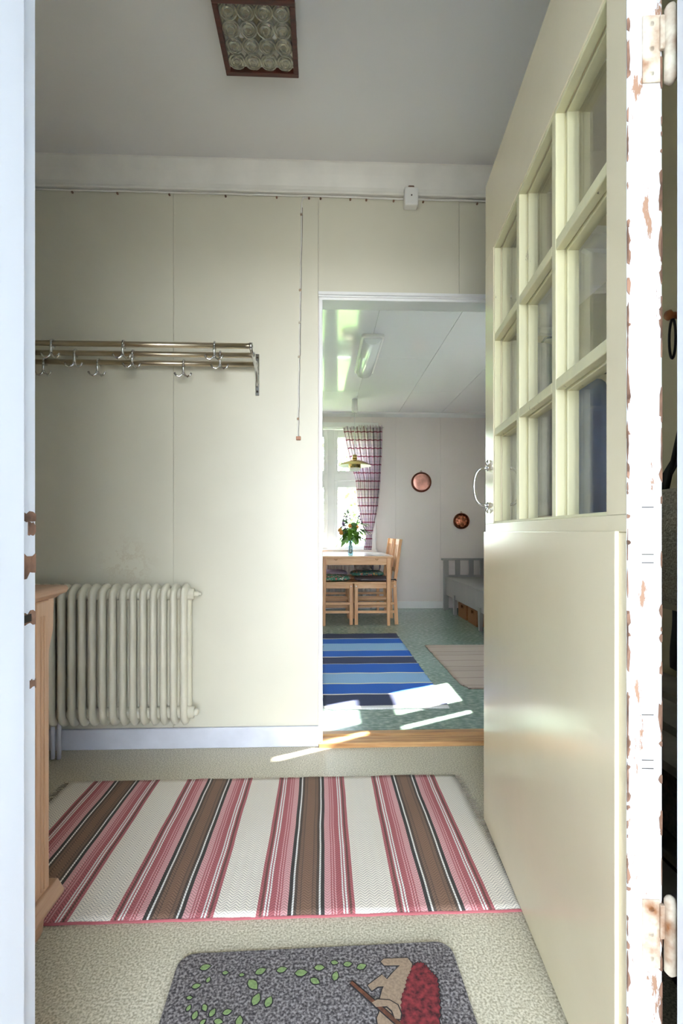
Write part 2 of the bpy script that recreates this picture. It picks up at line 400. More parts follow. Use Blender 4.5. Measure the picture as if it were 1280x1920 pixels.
# wall between hall and kitchen with the doorway
DX0, DX1, DZ = -0.004, 0.80, 1.960
wb = MB(); wb.box(-1.9, DX0, YB + .008, 2.245, 0, 2.6).box(DX1, 2.3, YB + .008, 2.245, 0, 2.6).box(DX0, DX1, YB + .008, 2.245, DZ, 2.6)
wall_back = struct('wall_back', wb, m_kwall, 'cream boarded wall with the doorway into the kitchen', 'wall')
for a, b, z0, z1 in ((-1.36, -1.2605, 0, ZH), (-1.2595, -.6455, 0, ZH), (-.6445, -.0205, 0, ZH), (-.0195, .6005, 1.962, ZH), (.6015, .95, 1.962, ZH), (.82, .95, 0, 1.96)):
    box(a, b, YB, YB + .009, z0, z1).build('panel', m_hall, wall_back, bevel=.0008)
struct('wall_left', box(-1.5, -1.36, .5, YB + .01, 0, ZH), m_hall, 'cream side wall behind the pine cabinet', 'wall')
struct('wall_right', box(0.95, 1.15, 0.5, YB + .01, 0, ZH), m_hall_side, 'olive cream side wall behind the open door', 'wall')
wf = MB(); wf.box(-1.5, -.46, .50, .68, 0, 2.6).box(.575, 1.15, .50, .68, 0, 2.6).box(-.46, .575, .50, .68, 2.12, 2.6)
struct('wall_front', wf, m_hall, 'outer wall holding the entrance doorway', 'wall')

# kitchen far wall with window opening
WX0, WX1, WZ0, WZ1 = -0.42, 0.60, 0.72, 2.20
wk = MB()
def holed(mb, x0, x1, z0, z1, y0, y1):
    mb.box(x0, WX0, y0, y1, z0, z1).box(WX1, x1, y0, y1, z0, z1).box(WX0, WX1, y0, y1, z0, WZ0).box(WX0, WX1, y0, y1, WZ1, z1)
holed(wk, -1.9, 2.3, 0, 2.6, 6.008, 6.2)
wall_far = struct('wall_far', wk, m_kwall, 'white boarded far wall of the kitchen', 'wall')
for a, b, z0, z1 in ((-1.75, -1.27, 0, ZK), (-1.27, -.73, 0, ZK), (-.73, -.42, 0, ZK), (-.42, .09, 0, WZ0), (.09, .60, 0, WZ0), (-.42, .09, WZ1, ZK), (.09, .60, WZ1, ZK), (.60, .886, 0, ZK), (.886, 1.438, 0, ZK), (1.438, 1.99, 0, ZK), (1.99, 2.1, 0, ZK)):
    box(a + .0015, b - .0015, 6.0, 6.009, z0, z1).build('panel', m_kwall, wall_far)
wr = MB(); y0, y1, z0, z1 = 2.95, 4.0, .75, 2.2
wr.box(2.11, 2.3, 2.245, y0, 0, 2.6).box(2.11, 2.3, y1, 6.2, 0, 2.6).box(2.11, 2.3, y0, y1, 0, z0).box(2.11, 2.3, y0, y1, z1, 2.6)
struct('wall_kitchen_right', wr, m_kwall, 'white kitchen side wall behind the grey settle', 'wall')
wl_ = box(-1.9, -1.75, 2.245, 6.2, 0, 2.6)
struct('wall_kitchen_left', wl_, m_kwall, 'white kitchen side wall opposite the settle', 'wall')

# trims
tr = thing('trim_1', 'off-white cove cornice along the top of the cream wall', 'cornice', (0, 0, 0), kind='structure')
MB().prism([(YB, 2.412), (YB - .012, 2.412), (YB - .016, 2.43), (YB - .035, 2.47), (YB - .05, ZH - .008), (YB - .05, ZH), (YB, ZH)], -1.36, .95, 'YZ').build('cove', m_offwhite, tr)
box(-1.36, .95, YB - .02, YB, 2.400, 2.413).build('ledge', m_offwhite, tr, bevel=.003)
tr = thing('trim_2', 'white painted casing around the kitchen doorway', 'door casing', kind='structure')
MB().prism([(YB, 1.956), (YB - .010, 1.956), (YB - .012, 1.960), (YB - .020, 1.962), (YB - .020, 1.974), (YB, 1.978)], -.019, .83, 'YZ').build('head_moulding', m_white, tr)
box(DX0 - .013, DX1 + .013, YB - .003, 2.25, 1.945, 1.958).build('head_lining', m_white, tr, bevel=.002)
box(DX0 - .013, DX0 + .003, YB - .004, 2.25, 0, 1.945).build('side_lining', m_white, tr, bevel=.002)
box(DX1 - .003, DX1 + .013, YB - .004, 2.25, 0, 1.945).build('side_lining', m_white, tr, bevel=.002)
struct('trim_3', MB().prism([(6.0, ZK), (5.955, ZK), (5.96, ZK - .018), (5.985, ZK - .035), (6.0, ZK - .05)], -1.75, 2.1, 'YZ'), m_white, 'white cornice along the far kitchen wall', 'cornice')
bb = thing('baseboard_back', 'blue grey skirting board under the cream radiator', 'baseboard', kind='structure')
box(-1.36, DX0 - .014, YB - .016, YB, 0, .088).build('board', m_base, bb, bevel=.004)
struct('baseboard_far', box(-1.75, 1.47, 5.985, 6.0, 0, .085), m_white, 'white skirting board along the far kitchen wall', 'baseboard', .003)
th = thing('threshold', 'worn wooden threshold between hall and kitchen floors', 'threshold', (0, 0, 0), kind='structure')
MB().prism([(2.125, 0), (2.14, .014), (2.2, .018), (2.215, .012), (2.23, .018), (2.275, .014), (2.29, 0)], DX0 - .012, DX1, 'YZ').build('board', m_thresh, th)

# entrance door frame
fr = thing('trim_4', 'white painted entrance door frame with chipped strike edge', 'door frame', (0, .59, 0), kind='structure')
def fpart(name, mb, mat=m_jamb, bev=.002):
    return mb.build(name, mat, fr, bevel=bev, loc=(0, -.59, 0))
lj = fpart('jamb', box(-.46, -.3876, .46, .682, 0, 2.12)); fpart('door_stop', box(-.3885, -.373, .46, .633, 0, 2.12))
fpart('jamb', box(.50, .575, .46, .68, 0, 2.12)); fpart('door_stop', box(.485, .501, .46, .633, 0, 2.12))
fpart('head', box(-.3885, .501, .46, .682, 2.05, 2.12)); fpart('sill', box(-.46, .575, .44, .69, -.02, .012), m_thresh)
def chip(y0, y1, z0, z1, seed):
    rnd = random.Random(seed); pts = []
    n = 7
    for k in range(n): pts.append((y0 + (y1 - y0) * k / (n - 1), z0 + rnd.uniform(0, .3) * (z1 - z0)))
    for k in reversed(range(n)): pts.append((y0 + (y1 - y0) * k / (n - 1), z1 - rnd.uniform(0, .3) * (z1 - z0)))
    return MB().prism(pts, -.389, -.3866, 'YZ')
for a in ((.640, .681, .942, .958, 1), (.640, .681, .868, .905, 2), (.645, .681, .806, .828, 3), (.664, .681, .925, .945, 4), (.668, .681, .72, .735, 5)):
    fpart('bare_wood_chip', chip(*a), m_chip, 0)
fpart('latch_hole_patch', box(-.389, -.3862, .650, .670, .812, .822), M('latch_hole_dark', (70, 68, 66), .45, 1.0), 0)  # dark patch laid in place of the latch hole's shade

# window_1: far kitchen window
w1 = thing('window_1', 'white framed kitchen window looking onto green trees', 'window', (0.09, 6.1, WZ0), kind='structure')
def wp(name, mb, mat=m_white, bev=.004): return mb.build(name, mat, w1, bevel=bev, loc=(-.09, -6.1, -WZ0))
for x0, x1 in ((WX0 - .05, WX0 + .03), (WX1 - .03, WX1 + .05)): wp('casing', box(x0, x1, 5.975, 6.07, WZ0 - .02, WZ1 + .06))
wp('casing', box(WX0 - .07, WX1 + .07, 5.965, 6.07, WZ1 - .02, WZ1 + .06)); wp('window_sill', box(WX0 - .06, WX1 + .06, 5.96, 6.1, WZ0 - .035, WZ0 + .005))
wp('mullion', box(.052, .143, 6.03, 6.11, WZ0, WZ1)); wp('transom', box(WX0, WX1, 6.035, 6.105, 1.561, 1.644))
for sx0, sx1 in ((WX0 + .03, .055), (.14, WX1 - .03)):
    for sz0, sz1 in ((WZ0 + .005, 1.565), (1.64, WZ1 - .02)):
        s = MB(); k = .045
        s.box(sx0, sx0 + k, 6.05, 6.09, sz0, sz1).box(sx1 - k, sx1, 6.05, 6.09, sz0, sz1).box(sx0 + k, sx1 - k, 6.05, 6.09, sz0, sz0 + k).box(sx0 + k, sx1 - k, 6.05, 6.09, sz1 - k - .04, sz1)
        sash = wp('sash', s, m_white, .003)
        box(sx0 + k - .003, sx1 - k + .003, 6.068, 6.072, sz0 + k - .003, sz1 - k - .037).build('pane', m_glass, sash)

# window_2: side window that lets the sun onto the floor
w2 = thing('window_2', 'small paned side window above the kitchen settle', 'window', (2.15, 3.465, .92), kind='structure')
OW = (-2.15, -3.465, -.92)
s = MB(); s.box(2.10, 2.11, 2.94, 3.205, .74, 2.21).box(2.10, 2.11, 3.715, 4.01, .74, 2.21).box(2.10, 2.11, 3.205, 3.715, .74, .941).box(2.10, 2.11, 3.205, 3.715, 1.62, 2.21)
s.build('frame', m_white, w2, loc=OW)
box(2.10, 2.11, 3.25, 3.39, .941, 1.62).build('mullion', m_white, w2, loc=OW)
box(2.10, 2.11, 3.205, 3.25, 1.217, 1.356).build('transom', m_white, w2, loc=OW); box(2.10, 2.11, 3.39, 3.715, 1.217, 1.356).build('transom', m_white, w2, loc=OW)
for a, b in ((3.205, 3.25), (3.39, 3.715)):
    for c, e in ((.941, 1.217), (1.356, 1.62)):
        box(2.104, 2.106, a, b, c, e).build('pane', m_glass, w2, loc=(-2.15, -3.465, -.92))
# unseen porch added to shade the door frame; its opening sets the light
pm = M('added_porch_paint', (206, 214, 224), .6, var=(4, .05, (1, 1, .2)))
struct('floor.002', box(-1.3, 1.3, -1.75, .44, -.16, -.03), m_ext, 'grey floor of the added shading porch', 'floor')
struct('added_porch_left', box(-1.35, -1.25, -1.75, .5, -.16, 2.5), pm, 'pale wall of the added shading porch on the strike side', 'wall')
struct('added_porch_right', box(1.25, 1.35, -1.75, .5, -.16, 2.5), pm, 'pale wall of the added shading porch on the hinge side', 'wall')
struct('ceiling.002', box(-1.35, 1.35, -1.75, .5, 2.5, 2.6), pm, 'pale ceiling of the added shading porch', 'ceiling')
pf = MB(); pf.box(-1.35, -.82, -1.8, -1.7, -.16, 2.6).box(.82, 1.35, -1.8, -1.7, -.16, 2.6).box(-.82, .82, -1.8, -1.7, 2.25, 2.6)
struct('added_porch_front', pf, pm, 'added porch wall with an opening sized for the daylight', 'wall')

# ------------------------------------------------------------------ outside
struct('ground', box(-40, 40, 6.6, 60, -.6, -.4), m_grass, 'sunny green lawn outside the kitchen window', 'lawn')
struct('ground.001', box(-40, 40, -30, .5, -.3, -.16), m_ext, 'grey gravel yard outside the entrance', 'yard')
def tree(x, y, h, r, label, seed):
    rnd = random.Random(seed); t = thing('garden_tree', label, 'tree', (x, y, -.4), group='trees outside the kitchen window')
    MB().tube([(0, 0, 0), (.05, 0, h * .4), (0, .05, h * .8)], [.12, .09, .03], 7).build('trunk', m_trunk, t, True)
    mb = MB()
    for k in range(1500):
        p = Vector((rnd.gauss(0, 1), rnd.gauss(0, 1), rnd.gauss(0, 1))).normalized() * (rnd.random() ** .4)
        c = Vector((p.x * r, p.y * r, h * .58 + p.z * h * .45)); s_ = rnd.uniform(.05, .13)
        a = Vector((rnd.uniform(-1, 1), rnd.uniform(-1, 1), rnd.uniform(-1, 1))).normalized(); b = a.orthogonal().normalized()
        i = len(mb.v); mb.v += [tuple(c - a * s_), tuple(c + b * s_ * .5), tuple(c + a * s_), tuple(c - b * s_ * .5)]; mb.f.append((i, i + 1, i + 2, i + 3))
    f_ = mb.build('foliage', m_tree, t); f_['kind'] = 'stuff'
tree(-1.6, 11.5, 4.2, 1.35, 'leafy tree seen through the narrow window pane', 1)
tree(1.3, 12.5, 4.6, 1.5, 'leafy tree behind the flower vase', 2)
tree(4.6, 16, 5.4, 1.8, 'leafy tree behind the plaid curtain', 3)
tree(.2, 18, 5.5, 2.4, 'taller leafy tree at the back of the garden', 4)

# ------------------------------------------------------------------ hall door
DW, DH = .857, 2.035
door = thing('door_1', 'open cream half-glazed door with nine panes and chipped white edge', 'door', (.445, .7077, 0), math.radians(84.95), kind='structure')
T = .049; U0, U1, Z0, Z1 = .06, .76, .957, 1.787
box(0, DW, -T, 0, .012, .93).build('lower_frame', m_door, door, bevel=.002)
sheet = box(.021, DW - .001, -.001, .006, .014, .932).build('lower_panel', m_door, door, bevel=.002); sheet['label'] = 'glossy cream sheet covering the lower half'
box(0, DW, -T, 0, .93, Z0).build('middle_rail', m_door, door, bevel=.002)
box(0, DW, -T, 0, Z1, DH).build('top_rail', m_door, door, bevel=.002)
box(0, U0, -T, 0, Z0, Z1).build('stile', m_door, door); box(U1, DW, -T, 0, Z0, Z1).build('stile', m_door, door)
bw = .022; pw = (U1 - U0 - 2 * bw) / 3; ph = (Z1 - Z0 - 2 * bw) / 3
uu = [U0 + k * (pw + bw) for k in range(3)]; zz = [Z0 + k * (ph + bw) for k in range(3)]
def bar(u0, u1, z0, z1, vert):
    mb = MB(); g = .004
    if vert: mb.box(u0, u1, -.022, -.003, z0, z1).box(u0 + g, u1 - g, -.0255, -.021, z0, z1).box(u0 - .003, u1 + .003, -T, -.025, z0, z1)
    else: mb.box(u0, u1, -.022, -.003, z0, z1).box(u0, u1, -.0255, -.021, z0 + g, z1 - g).box(u0, u1, -T, -.025, z0 - .003, z1 + .003)
    return mb
for k in (0, 1): bar(uu[k] + pw, uu[k + 1], Z0, Z1, True).build('glazing_bar', m_bar, door, bevel=.0025)
for k in (0, 1):
    for j in range(3): bar(uu[j], uu[j] + pw, zz[k] + ph, zz[k + 1], False).build('glazing_bar', m_bar, door, bevel=.0025)
e = .006
for a, b, c, d_ in ((U0 - .001, U0 + e, Z0, Z1), (U1 - e, U1 + .001, Z0, Z1), (U0, U1, Z0 - .001, Z0 + e), (U0, U1, Z1 - e, Z1 + .001)):
    mb = MB(); mb.box(a, b, -T, -.025, c, d_).box(a if a > .5 else a, b if a > .5 else b, -.021, -.002, c, d_)
    mb.build('glazing_bead', m_bar, door, bevel=.002)
for k in range(3):
    for j in range(3): box(uu[k] + .001, uu[k] + pw - .001, -.0405, -.0375, zz[j] + .001, zz[j] + ph - .001).build('pane', m_glass, door)
edge = box(-.0022, .0005, -T - .0005, .0005, .012, DH).build('hinge_edge', m_edge, door, bevel=.0012); edge['label'] = 'white hinge edge with flaking paint'
rnd = random.Random(5)
def flake(yc, z, w, h):
    pts = []
    for k in range(9):
        a = 2 * PI * k / 9; q = rnd.uniform(.55, 1.1)
        pts.append((min(max(yc + math.cos(a) * w * q, -T - .0006), .0006), z + math.sin(a) * h * q))
    return MB().prism(pts, -.0030, -.0020, 'YZ')
fk = MB()
for k in range(170):
    z = rnd.uniform(.05, 1.68); side = rnd.random() < .62
    m_ = flake(-.0005 if side else -T + .0005, z, rnd.choice((.001, .0014, .002, .0045)), rnd.choice((.004, .008, .014, .03))); i = len(fk.v); fk.v += m_.v; fk.f += [tuple(i + q for q in f_) for f_ in m_.f]
o = fk.build('paint_flakes', m_chip, door); o['kind'] = 'stuff'; o['label'] = 'bare brown wood along the flaking edges'
for z0, z1 in ((.885, .968), (.585, .665)):
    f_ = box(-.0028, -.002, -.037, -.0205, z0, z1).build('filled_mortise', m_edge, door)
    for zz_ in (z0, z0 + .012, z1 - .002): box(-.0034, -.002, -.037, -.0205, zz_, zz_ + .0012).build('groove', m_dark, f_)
for zc, hh in ((1.634, .098), (.345, .1)):
    h_ = box(-.0045, -.0015, -.046, -.021, zc - hh / 2, zc + hh / 2).build('hinge', m_rust, door, bevel=.001); h_['label'] = 'painted iron hinge with rust'
    kx, ky = -.008, -.058
    MB().lathe([(.003, -.056), (.0085, -.050), (.0085, -.002), (.0075, 0), (.0085, .002), (.0085, .052), (.006, .057), (.002, .060)], 14, (kx, ky, zc)).build('knuckle', m_rust, h_, True)
    box(-.0085, -.003, -.058, -.044, zc - .004, zc + .045).build('strap', m_rust, h_, bevel=.001)
    for dz in (-.036, 0, .036): MB().lathe([(.0042, 0), (.0042, .0012), (.0025, .002)], 10, (-.0045, -.033, zc + dz), 'X').build('screw', m_rust, h_) 
def handle(sgn, y):
    pts = []
    for k in range(13):
        a = PI * k / 12; pts.append((.812, y + sgn * (.006 + .040 * math.sin(a) ** .6), 1.072 + .058 * -math.cos(a)))
    h_ = MB().tube(pts, .0048, 10).build('handle', m_chrome, door, True); h_['label'] = 'chrome bow pull handle'
    for dz in (-.058, .058): MB().lathe([(.010, 0), (.010, .003), (.006, .006)], 14, (.812, y if sgn < 0 else y + .006, 1.072 + dz), 'Y').build('rose', m_chrome, h_, True)
    for dz in (-.074, .074): MB().tube([(.812, y, 1.072 + dz * .8), (.812, y + sgn * .008, 1.072 + dz), (.812, y + sgn * .003, 1.072 + dz * 1.12)], [.005, .005, .002], 8).build('finial', m_chrome, h_, True)
handle(1, 0.0); handle(-1, -T)

# ------------------------------------------------------------------ hall things
def radiator(name, label, loc, n, pitch, height, depth, mat, half_x, half_r):
    t = thing(name, label, 'radiator', loc)
    d_ = depth / 2 - half_r; hh = height / 2 - half_r; path = []
    for k in range(9):
        a = PI * k / 8; path.append((-d_ * math.cos(a), hh - d_ * .8 + d_ * .8 * math.sin(a)))
    for k in range(9):
        a = PI + PI * k / 8; path.append((-d_ * math.cos(a), -hh + d_ * 1.2 + d_ * 1.2 * math.sin(a)))
    path = [(y, z + height / 2) for y, z in path]
    s0 = MB().ring_sweep(path, half_x, half_r, 10).build('section', mat, t, True, loc=(-pitch / 2, 0, 0))
    for k in range(1, n): clone(s0, t, (-pitch / 2 - k * pitch, 0, 0))
    MB().tube([(0.012, 0, height - .045), (-n * pitch - .01, 0, height - .045)], .024, 12).build('top_header', mat, t, True)
    MB().tube([(0.012, 0, .05), (-n * pitch - .01, 0, .05)], .024, 12).build('bottom_header', mat, t, True)
    return t
RZ = .135
r1 = radiator('column_radiator', 'cream ribbed column radiator on the hall wall', (-.545, 2.065, RZ), 18, .0405, .585, .115, m_rad, .0135, .021)
MB().lathe([(.011, 0), (.011, .018), (.006, .022), (.006, .03)], 10, (.012, 0, .54), 'X').build('bleed_valve', m_rad, r1, True)
MB().lathe([(.015, 0), (.015, .012), (.009, .018)], 12, (.012, 0, .05), 'X').build('end_plug', m_rad, r1, True)
for x in (-.535, -.56): MB().tube([(x, .0, .05), (x, .0, -RZ + .001)], .0085, 10).build('pipe', m_base, r1, True)
for x in (-.1, -.6): box(x - .008, x + .008, .02, .0925, .49, .52).build('wall_bracket', m_rad, r1)

# hat rack
hr = thing('hat_rack', 'steel three-rod hat rack with double hooks on the cream wall', 'hat rack', (-.79, YB, 1.522))
O = (.79, -YB, -1.522)
rods = [(1.968, 1.668), (2.038, 1.656), (2.108, 1.643)]
for y, z in rods:
    r_ = MB().tube([(-1.33, y, z), (-.283, y, z)], .0108, 14).build('rod', m_steel, hr, True, loc=O)
    MB().lathe([(.0115, 0), (.0115, .006), (.007, .009)], 14, (-.285, y, z), 'X').build('end_cap', m_chrome, r_, True)
for bx in (-.284, -1.31):
    b_ = box(bx - .0085, bx + .0085, YB - .006, YB, 1.522, 1.704).build('bracket', m_chrome, hr, bevel=.002, loc=O)
    MB().tube([(bx, YB - .004, 1.56), (bx, YB - .02, 1.60), (bx, YB - .045, 1.628), (bx, 2.06, 1.642), (bx, 1.96, 1.655)], [.006, .006, .007, .007, .006], 8).build('arm', m_chrome, b_, True)
    for y, z in rods: MB().lathe([(.014, -.006), (.014, .006)], 14, (bx, y, z), 'X').build('rod_ring', m_chrome, b_, True)
    for z in (1.54, 1.688): MB().lathe([(.005, 0), (.004, .003)], 8, (bx, YB - .006, z), 'Y').build('screw', m_dark, b_)
hk = MB()
hk.tube([(.0, .0135 * math.cos(a), .0135 * math.sin(a)) for a in [PI * 2 * k / 14 for k in range(15)]], .0045, 6)
hk.tube([(0, -.012, -.004), (0, -.014, -.02), (0, -.013, -.046)], [.0055, .0052, .0046], 8)
for sg in (-1, 1):
    hk.tube([(0, -.013, -.040), (sg * .006, -.014, -.053), (sg * .017, -.016, -.061), (sg * .028, -.018, -.057), (sg * .035, -.019, -.045)], [.0046, .0046, .0044, .004, .0046], 8)
hook0 = None
for ri, xs_ in enumerate(((-1.053, -.78, -.426, -1.25), (-.999, -.77, -.418, -1.2), (-1.159, -.939, -.585))):
    for x in xs_:
        L_ = (x + .79, rods[ri][0] - YB, rods[ri][1] - 1.522)
        if hook0 is None: hook0 = hk.build('hook', m_chrome, hr, True, loc=L_)
        else: clone(hook0, hr, L_)

# cabinet
cb = thing('pine_cabinet', 'pine cabinet with moulded top beside the cream radiator', 'cabinet', (-.95, .93, 0))
O = (.95, -.93, 0); CX, CY = -.645, 1.165
box(-1.30, CX, .72, CY, .075, .775).build('body', m_cab, cb, loc=O)
box(CX - .05, CX + .012, CY - .05, CY + .004, .10, .775).build('corner_post', m_cab, cb, bevel=.004, loc=O)
box(CX - .005, CX + .004, .74, CY - .06, .12, .74).build('door', m_cab, cb, bevel=.003, loc=O)
for yy in (CY - .018, CY - .030): MB().tube([(CX + .012, yy, .12), (CX + .012, yy, .74)], .0025, 6).build('moulding_bead', m_cab, cb, loc=O)
MB().prism([(-1.33, .775), (CX + .012, .775), (CX + .022, .782), (CX + .040, .790), (CX + .042, .800), (CX + .036, .806), (-1.33, .806)], .705, CY + .032, 'XZ').build('top', m_cabtop, cb, bevel=.003, loc=O)
MB().prism([(CY + .006, .66), (CY + .022, .70), (CY + .026, .775), (CY, .775), (CY, .62)], CX - .03, CX + .010, 'YZ').build('corbel', m_cab, cb, loc=O)
MB().prism([(-1.31, .075), (CX + .03, .075), (CX + .034, .085), (CX + .018, .112), (-1.31, .112)], .715, CY + .03, 'XZ').build('base_moulding', m_cabtop, cb, bevel=.003, loc=O)
for x, y in ((CX - .03, CY - .03), (CX - .03, .74), (-1.26, CY - .03), (-1.26, .74)):
    MB().lathe([(.028, 0), (.04, .02), (.042, .045), (.03, .07), (.028, .078)], 16, (x, y, 0)).build('foot', m_cabtop, cb, True, loc=O)

# cables, junction box on the wall
c1 = thing('surface_cable', 'white flat cable clipped under the cornice', 'cable', (0, YB, 2.39))
pts = []; rc = random.Random(3)
for k in range(48):
    x = -1.33 + 2.26 * k / 47; pts.append((x, -.006, .004 + rc.uniform(-.0015, .0015) - .012 * max(0, (x - .0)) * (1 if x < .36 else .4)))
MB().tube(pts, .0042, 6).build('sheath', m_offwhite, c1, True)
for x in (-1.07, -.88, -.66, -.42, -.2, -.06, -.01, .12, .19, .31, .44, .68): MB().lathe([(.004, 0), (.0045, .006), (.002, .008)], 8, (x, -.003, -.006 - .008 * max(0, x)), 'Y').build('clip_nail', m_chip, c1)
c2 = thing('drop_cable', 'thin cracked cable running down beside the kitchen doorway', 'cable', (-.1, YB, 1.343))
pts = [(.03, -.004, 1.045), (.012, -.004, 1.042), (.008, -.004, 1.02)] + [(.008 - .016 * k / 30 + rc.uniform(-.001, .001), -.004, 1.0 - 1.0 * k / 30) for k in range(31)]
MB().tube(pts, .0034, 6).build('sheath', m_offwhite, c2, True)
MB().tube([(p[0] + .0028, -.0055, p[2]) for p in pts[3:]], .0013, 5).build('paint_crack', m_dark, c2)
for z in (.97, .64, .5, .35, .08): MB().lathe([(.0055, 0), (.0055, .006), (.002, .008)], 8, (.007 - .016 * (1 - z), -.004, z), 'Y').build('clip', m_rust, c2)
box(-.016, .004, -.012, 0, -.012, .004).build('cut_end', m_peg, c2, bevel=.002)
jb = thing('junction_box', 'white junction box under the cornice above the doorway', 'junction box', (.383, YB, 2.345))
box(-.030, .030, -.042, 0, 0, .078).build('cover', m_plastic, jb, bevel=.006)
MB().lathe([(.003, 0), (.003, .002)], 10, (0, -.042, .040), 'Y').build('screw', m_dark, jb)
box(-.013, .013, -.035, -.008, .076, .088).build('cable_gland', m_chip, jb, bevel=.003)

# ceiling lamp
LX0, LX1, LY0, LY1, LZ = -.315, -.079, 1.392, 1.63, 2.425
cl = thing('ceiling_lamp', 'square ceiling lamp with moulded glass tiles in a mahogany frame', 'ceiling lamp', ((LX0 + LX1) / 2, (LY0 + LY1) / 2, LZ))
O = (-(LX0 + LX1) / 2, -(LY0 + LY1) / 2, -LZ); fw = .016
for a in ((LX0, LX1, LY0, LY0 + fw), (LX0, LX1, LY1 - fw, LY1), (LX0, LX0 + fw, LY0 + fw, LY1 - fw), (LX1 - fw, LX1, LY0 + fw, LY1 - fw)):
    box(*a, LZ, LZ + .02).build('frame_rail', m_mahog, cl, bevel=.002, loc=O)
box(LX0 + .01, LX1 - .01, LY0 + .01, LY1 - .01, ZH - .012, ZH).build('back_plate', M('lamp_back_plate', (150, 142, 112), .35), cl, loc=O)
for a in ((LX0 + .008, LX0 + .014, LY0 + .01, LY1 - .01), (LX1 - .014, LX1 - .008, LY0 + .01, LY1 - .01), (LX0 + .014, LX1 - .014, LY0 + .008, LY0 + .014), (LX0 + .014, LX1 - .014, LY1 - .014, LY1 - .008)):
    box(*a, LZ + .018, ZH - .01).build('glass_side', m_lglass, cl, loc=O)
pt = (LX1 - LX0 - 2 * fw) / 4; t0 = None
prof = [(.0262, .008), (.0270, .002), (.0262, -.003), (.0235, -.003), (.0225, .003), (.0195, .003), (.0185, -.004), (.0160, -.004), (.0150, .003), (.0120, .003), (.0108, -.006), (.0075, -.006), (.0065, -.001), (.003, -.001)]
for i in range(4):
    for j in range(4):
        L_ = (LX0 + fw + pt * (i + .5) + O[0], LY0 + fw + pt * (j + .5) + O[1], .008)
        if t0 is None: t0 = MB().lathe(prof, 8 * 3).build('glass_tile', m_lglass, cl, False, loc=L_)
        else: clone(t0, cl, L_)
for i in range(4):
    MB().lathe([(.006, 0), (.009, .004), (.006, .008)], 8, (LX1 - .008, LY0 + fw + pt * (i + .5), LZ + .03), 'X').build('side_boss', m_lglass, cl, True, loc=O)
for i in (0, 1):
    MB().lathe([(.008, -.035), (.011, -.02), (.013, 0), (.008, .02)], 10, ((LX0 + LX1) / 2 - .05 + .1 * i, (LY0 + LY1) / 2, LZ + .05)).build('bulb', m_lampwhite, cl, True, loc=O)

# rugs
def rug(name, label, x0, x1, y0, y1, zt, mat, nx, ny, wav, round_corner=0):
    t = thing(name, label, 'rug', ((x0 + x1) / 2, y0, 0)); rn = random.Random(len(name)); mb = MB()
    for j in range(ny + 1):
        for i in range(nx + 1):
            x = x0 + (x1 - x0) * i / nx; y = y0 + (y1 - y0) * j / ny
            if j in (0, ny): y += rn.uniform(-wav, wav)
            if i in (0, nx): x += rn.uniform(-wav, wav)
            if round_corner and j < 4 and i == 0: x += round_corner * (1 - j / 4) ** 2
            mb.v.append((x, y, zt + .0012 * math.sin(x * 23) * math.sin(y * 17)))
    n_ = (nx + 1) * (ny + 1)
    for p in mb.v[:n_]: mb.v.append((p[0], p[1], .0005))
    for j in range(ny):
        for i in range(nx):
            a = j * (nx + 1) + i; mb.f.append((a, a + 1, a + nx + 2, a + nx + 1)); mb.f.append((n_ + a + nx + 1, n_ + a + nx + 2, n_ + a + 1, n_ + a))
    rim = [i for i in range(nx + 1)] + [j * (nx + 1) + nx for j in range(1, ny + 1)] + [ny * (nx + 1) + i for i in range(nx - 1, -1, -1)] + [j * (nx + 1) for j in range(ny - 1, 0, -1)]
    for a, b in zip(rim, rim[1:] + rim[:1]): mb.f.append((a, b, n_ + b, n_ + a))
    o = mb.build('weave', mat, t, True, loc=(-(x0 + x1) / 2, -y0, 0))
    return t
rg = rug('rag_rug', 'pink brown and cream striped rag rug in the hall', -.935, .502, 1.193, 1.866, .006, m_rug, 60, 30, .0025)
for x, sg in ((.502, 1), (-.935, -1)):
    fm = MB(); rn = random.Random(9)
    for k in range(60):
        y = 1.2 + .66 * k / 59
        fm.tube([(x - sg * .004, y, .004), (x + sg * .012, y + rn.uniform(-.006, .006), .003), (x + sg * .026, y + rn.uniform(-.012, .012), .0022)], [.0016, .0014, .0008], 4)
    o = fm.build('fringe', M('rug_fringe_%d' % sg, (150, 138, 122), .9), rg, loc=(.2165, -1.193, 0)); o['kind'] = 'stuff'
hem = MB().tube([(-.935 + 1.437 * k / 40, 1.1915 + .001 * math.sin(k * 2.1), .0035) for k in range(41)], .0032, 6).build('hem', M('rose_hem', (176, 96, 100), .9), rg, loc=(.2165, -1.193, 0))

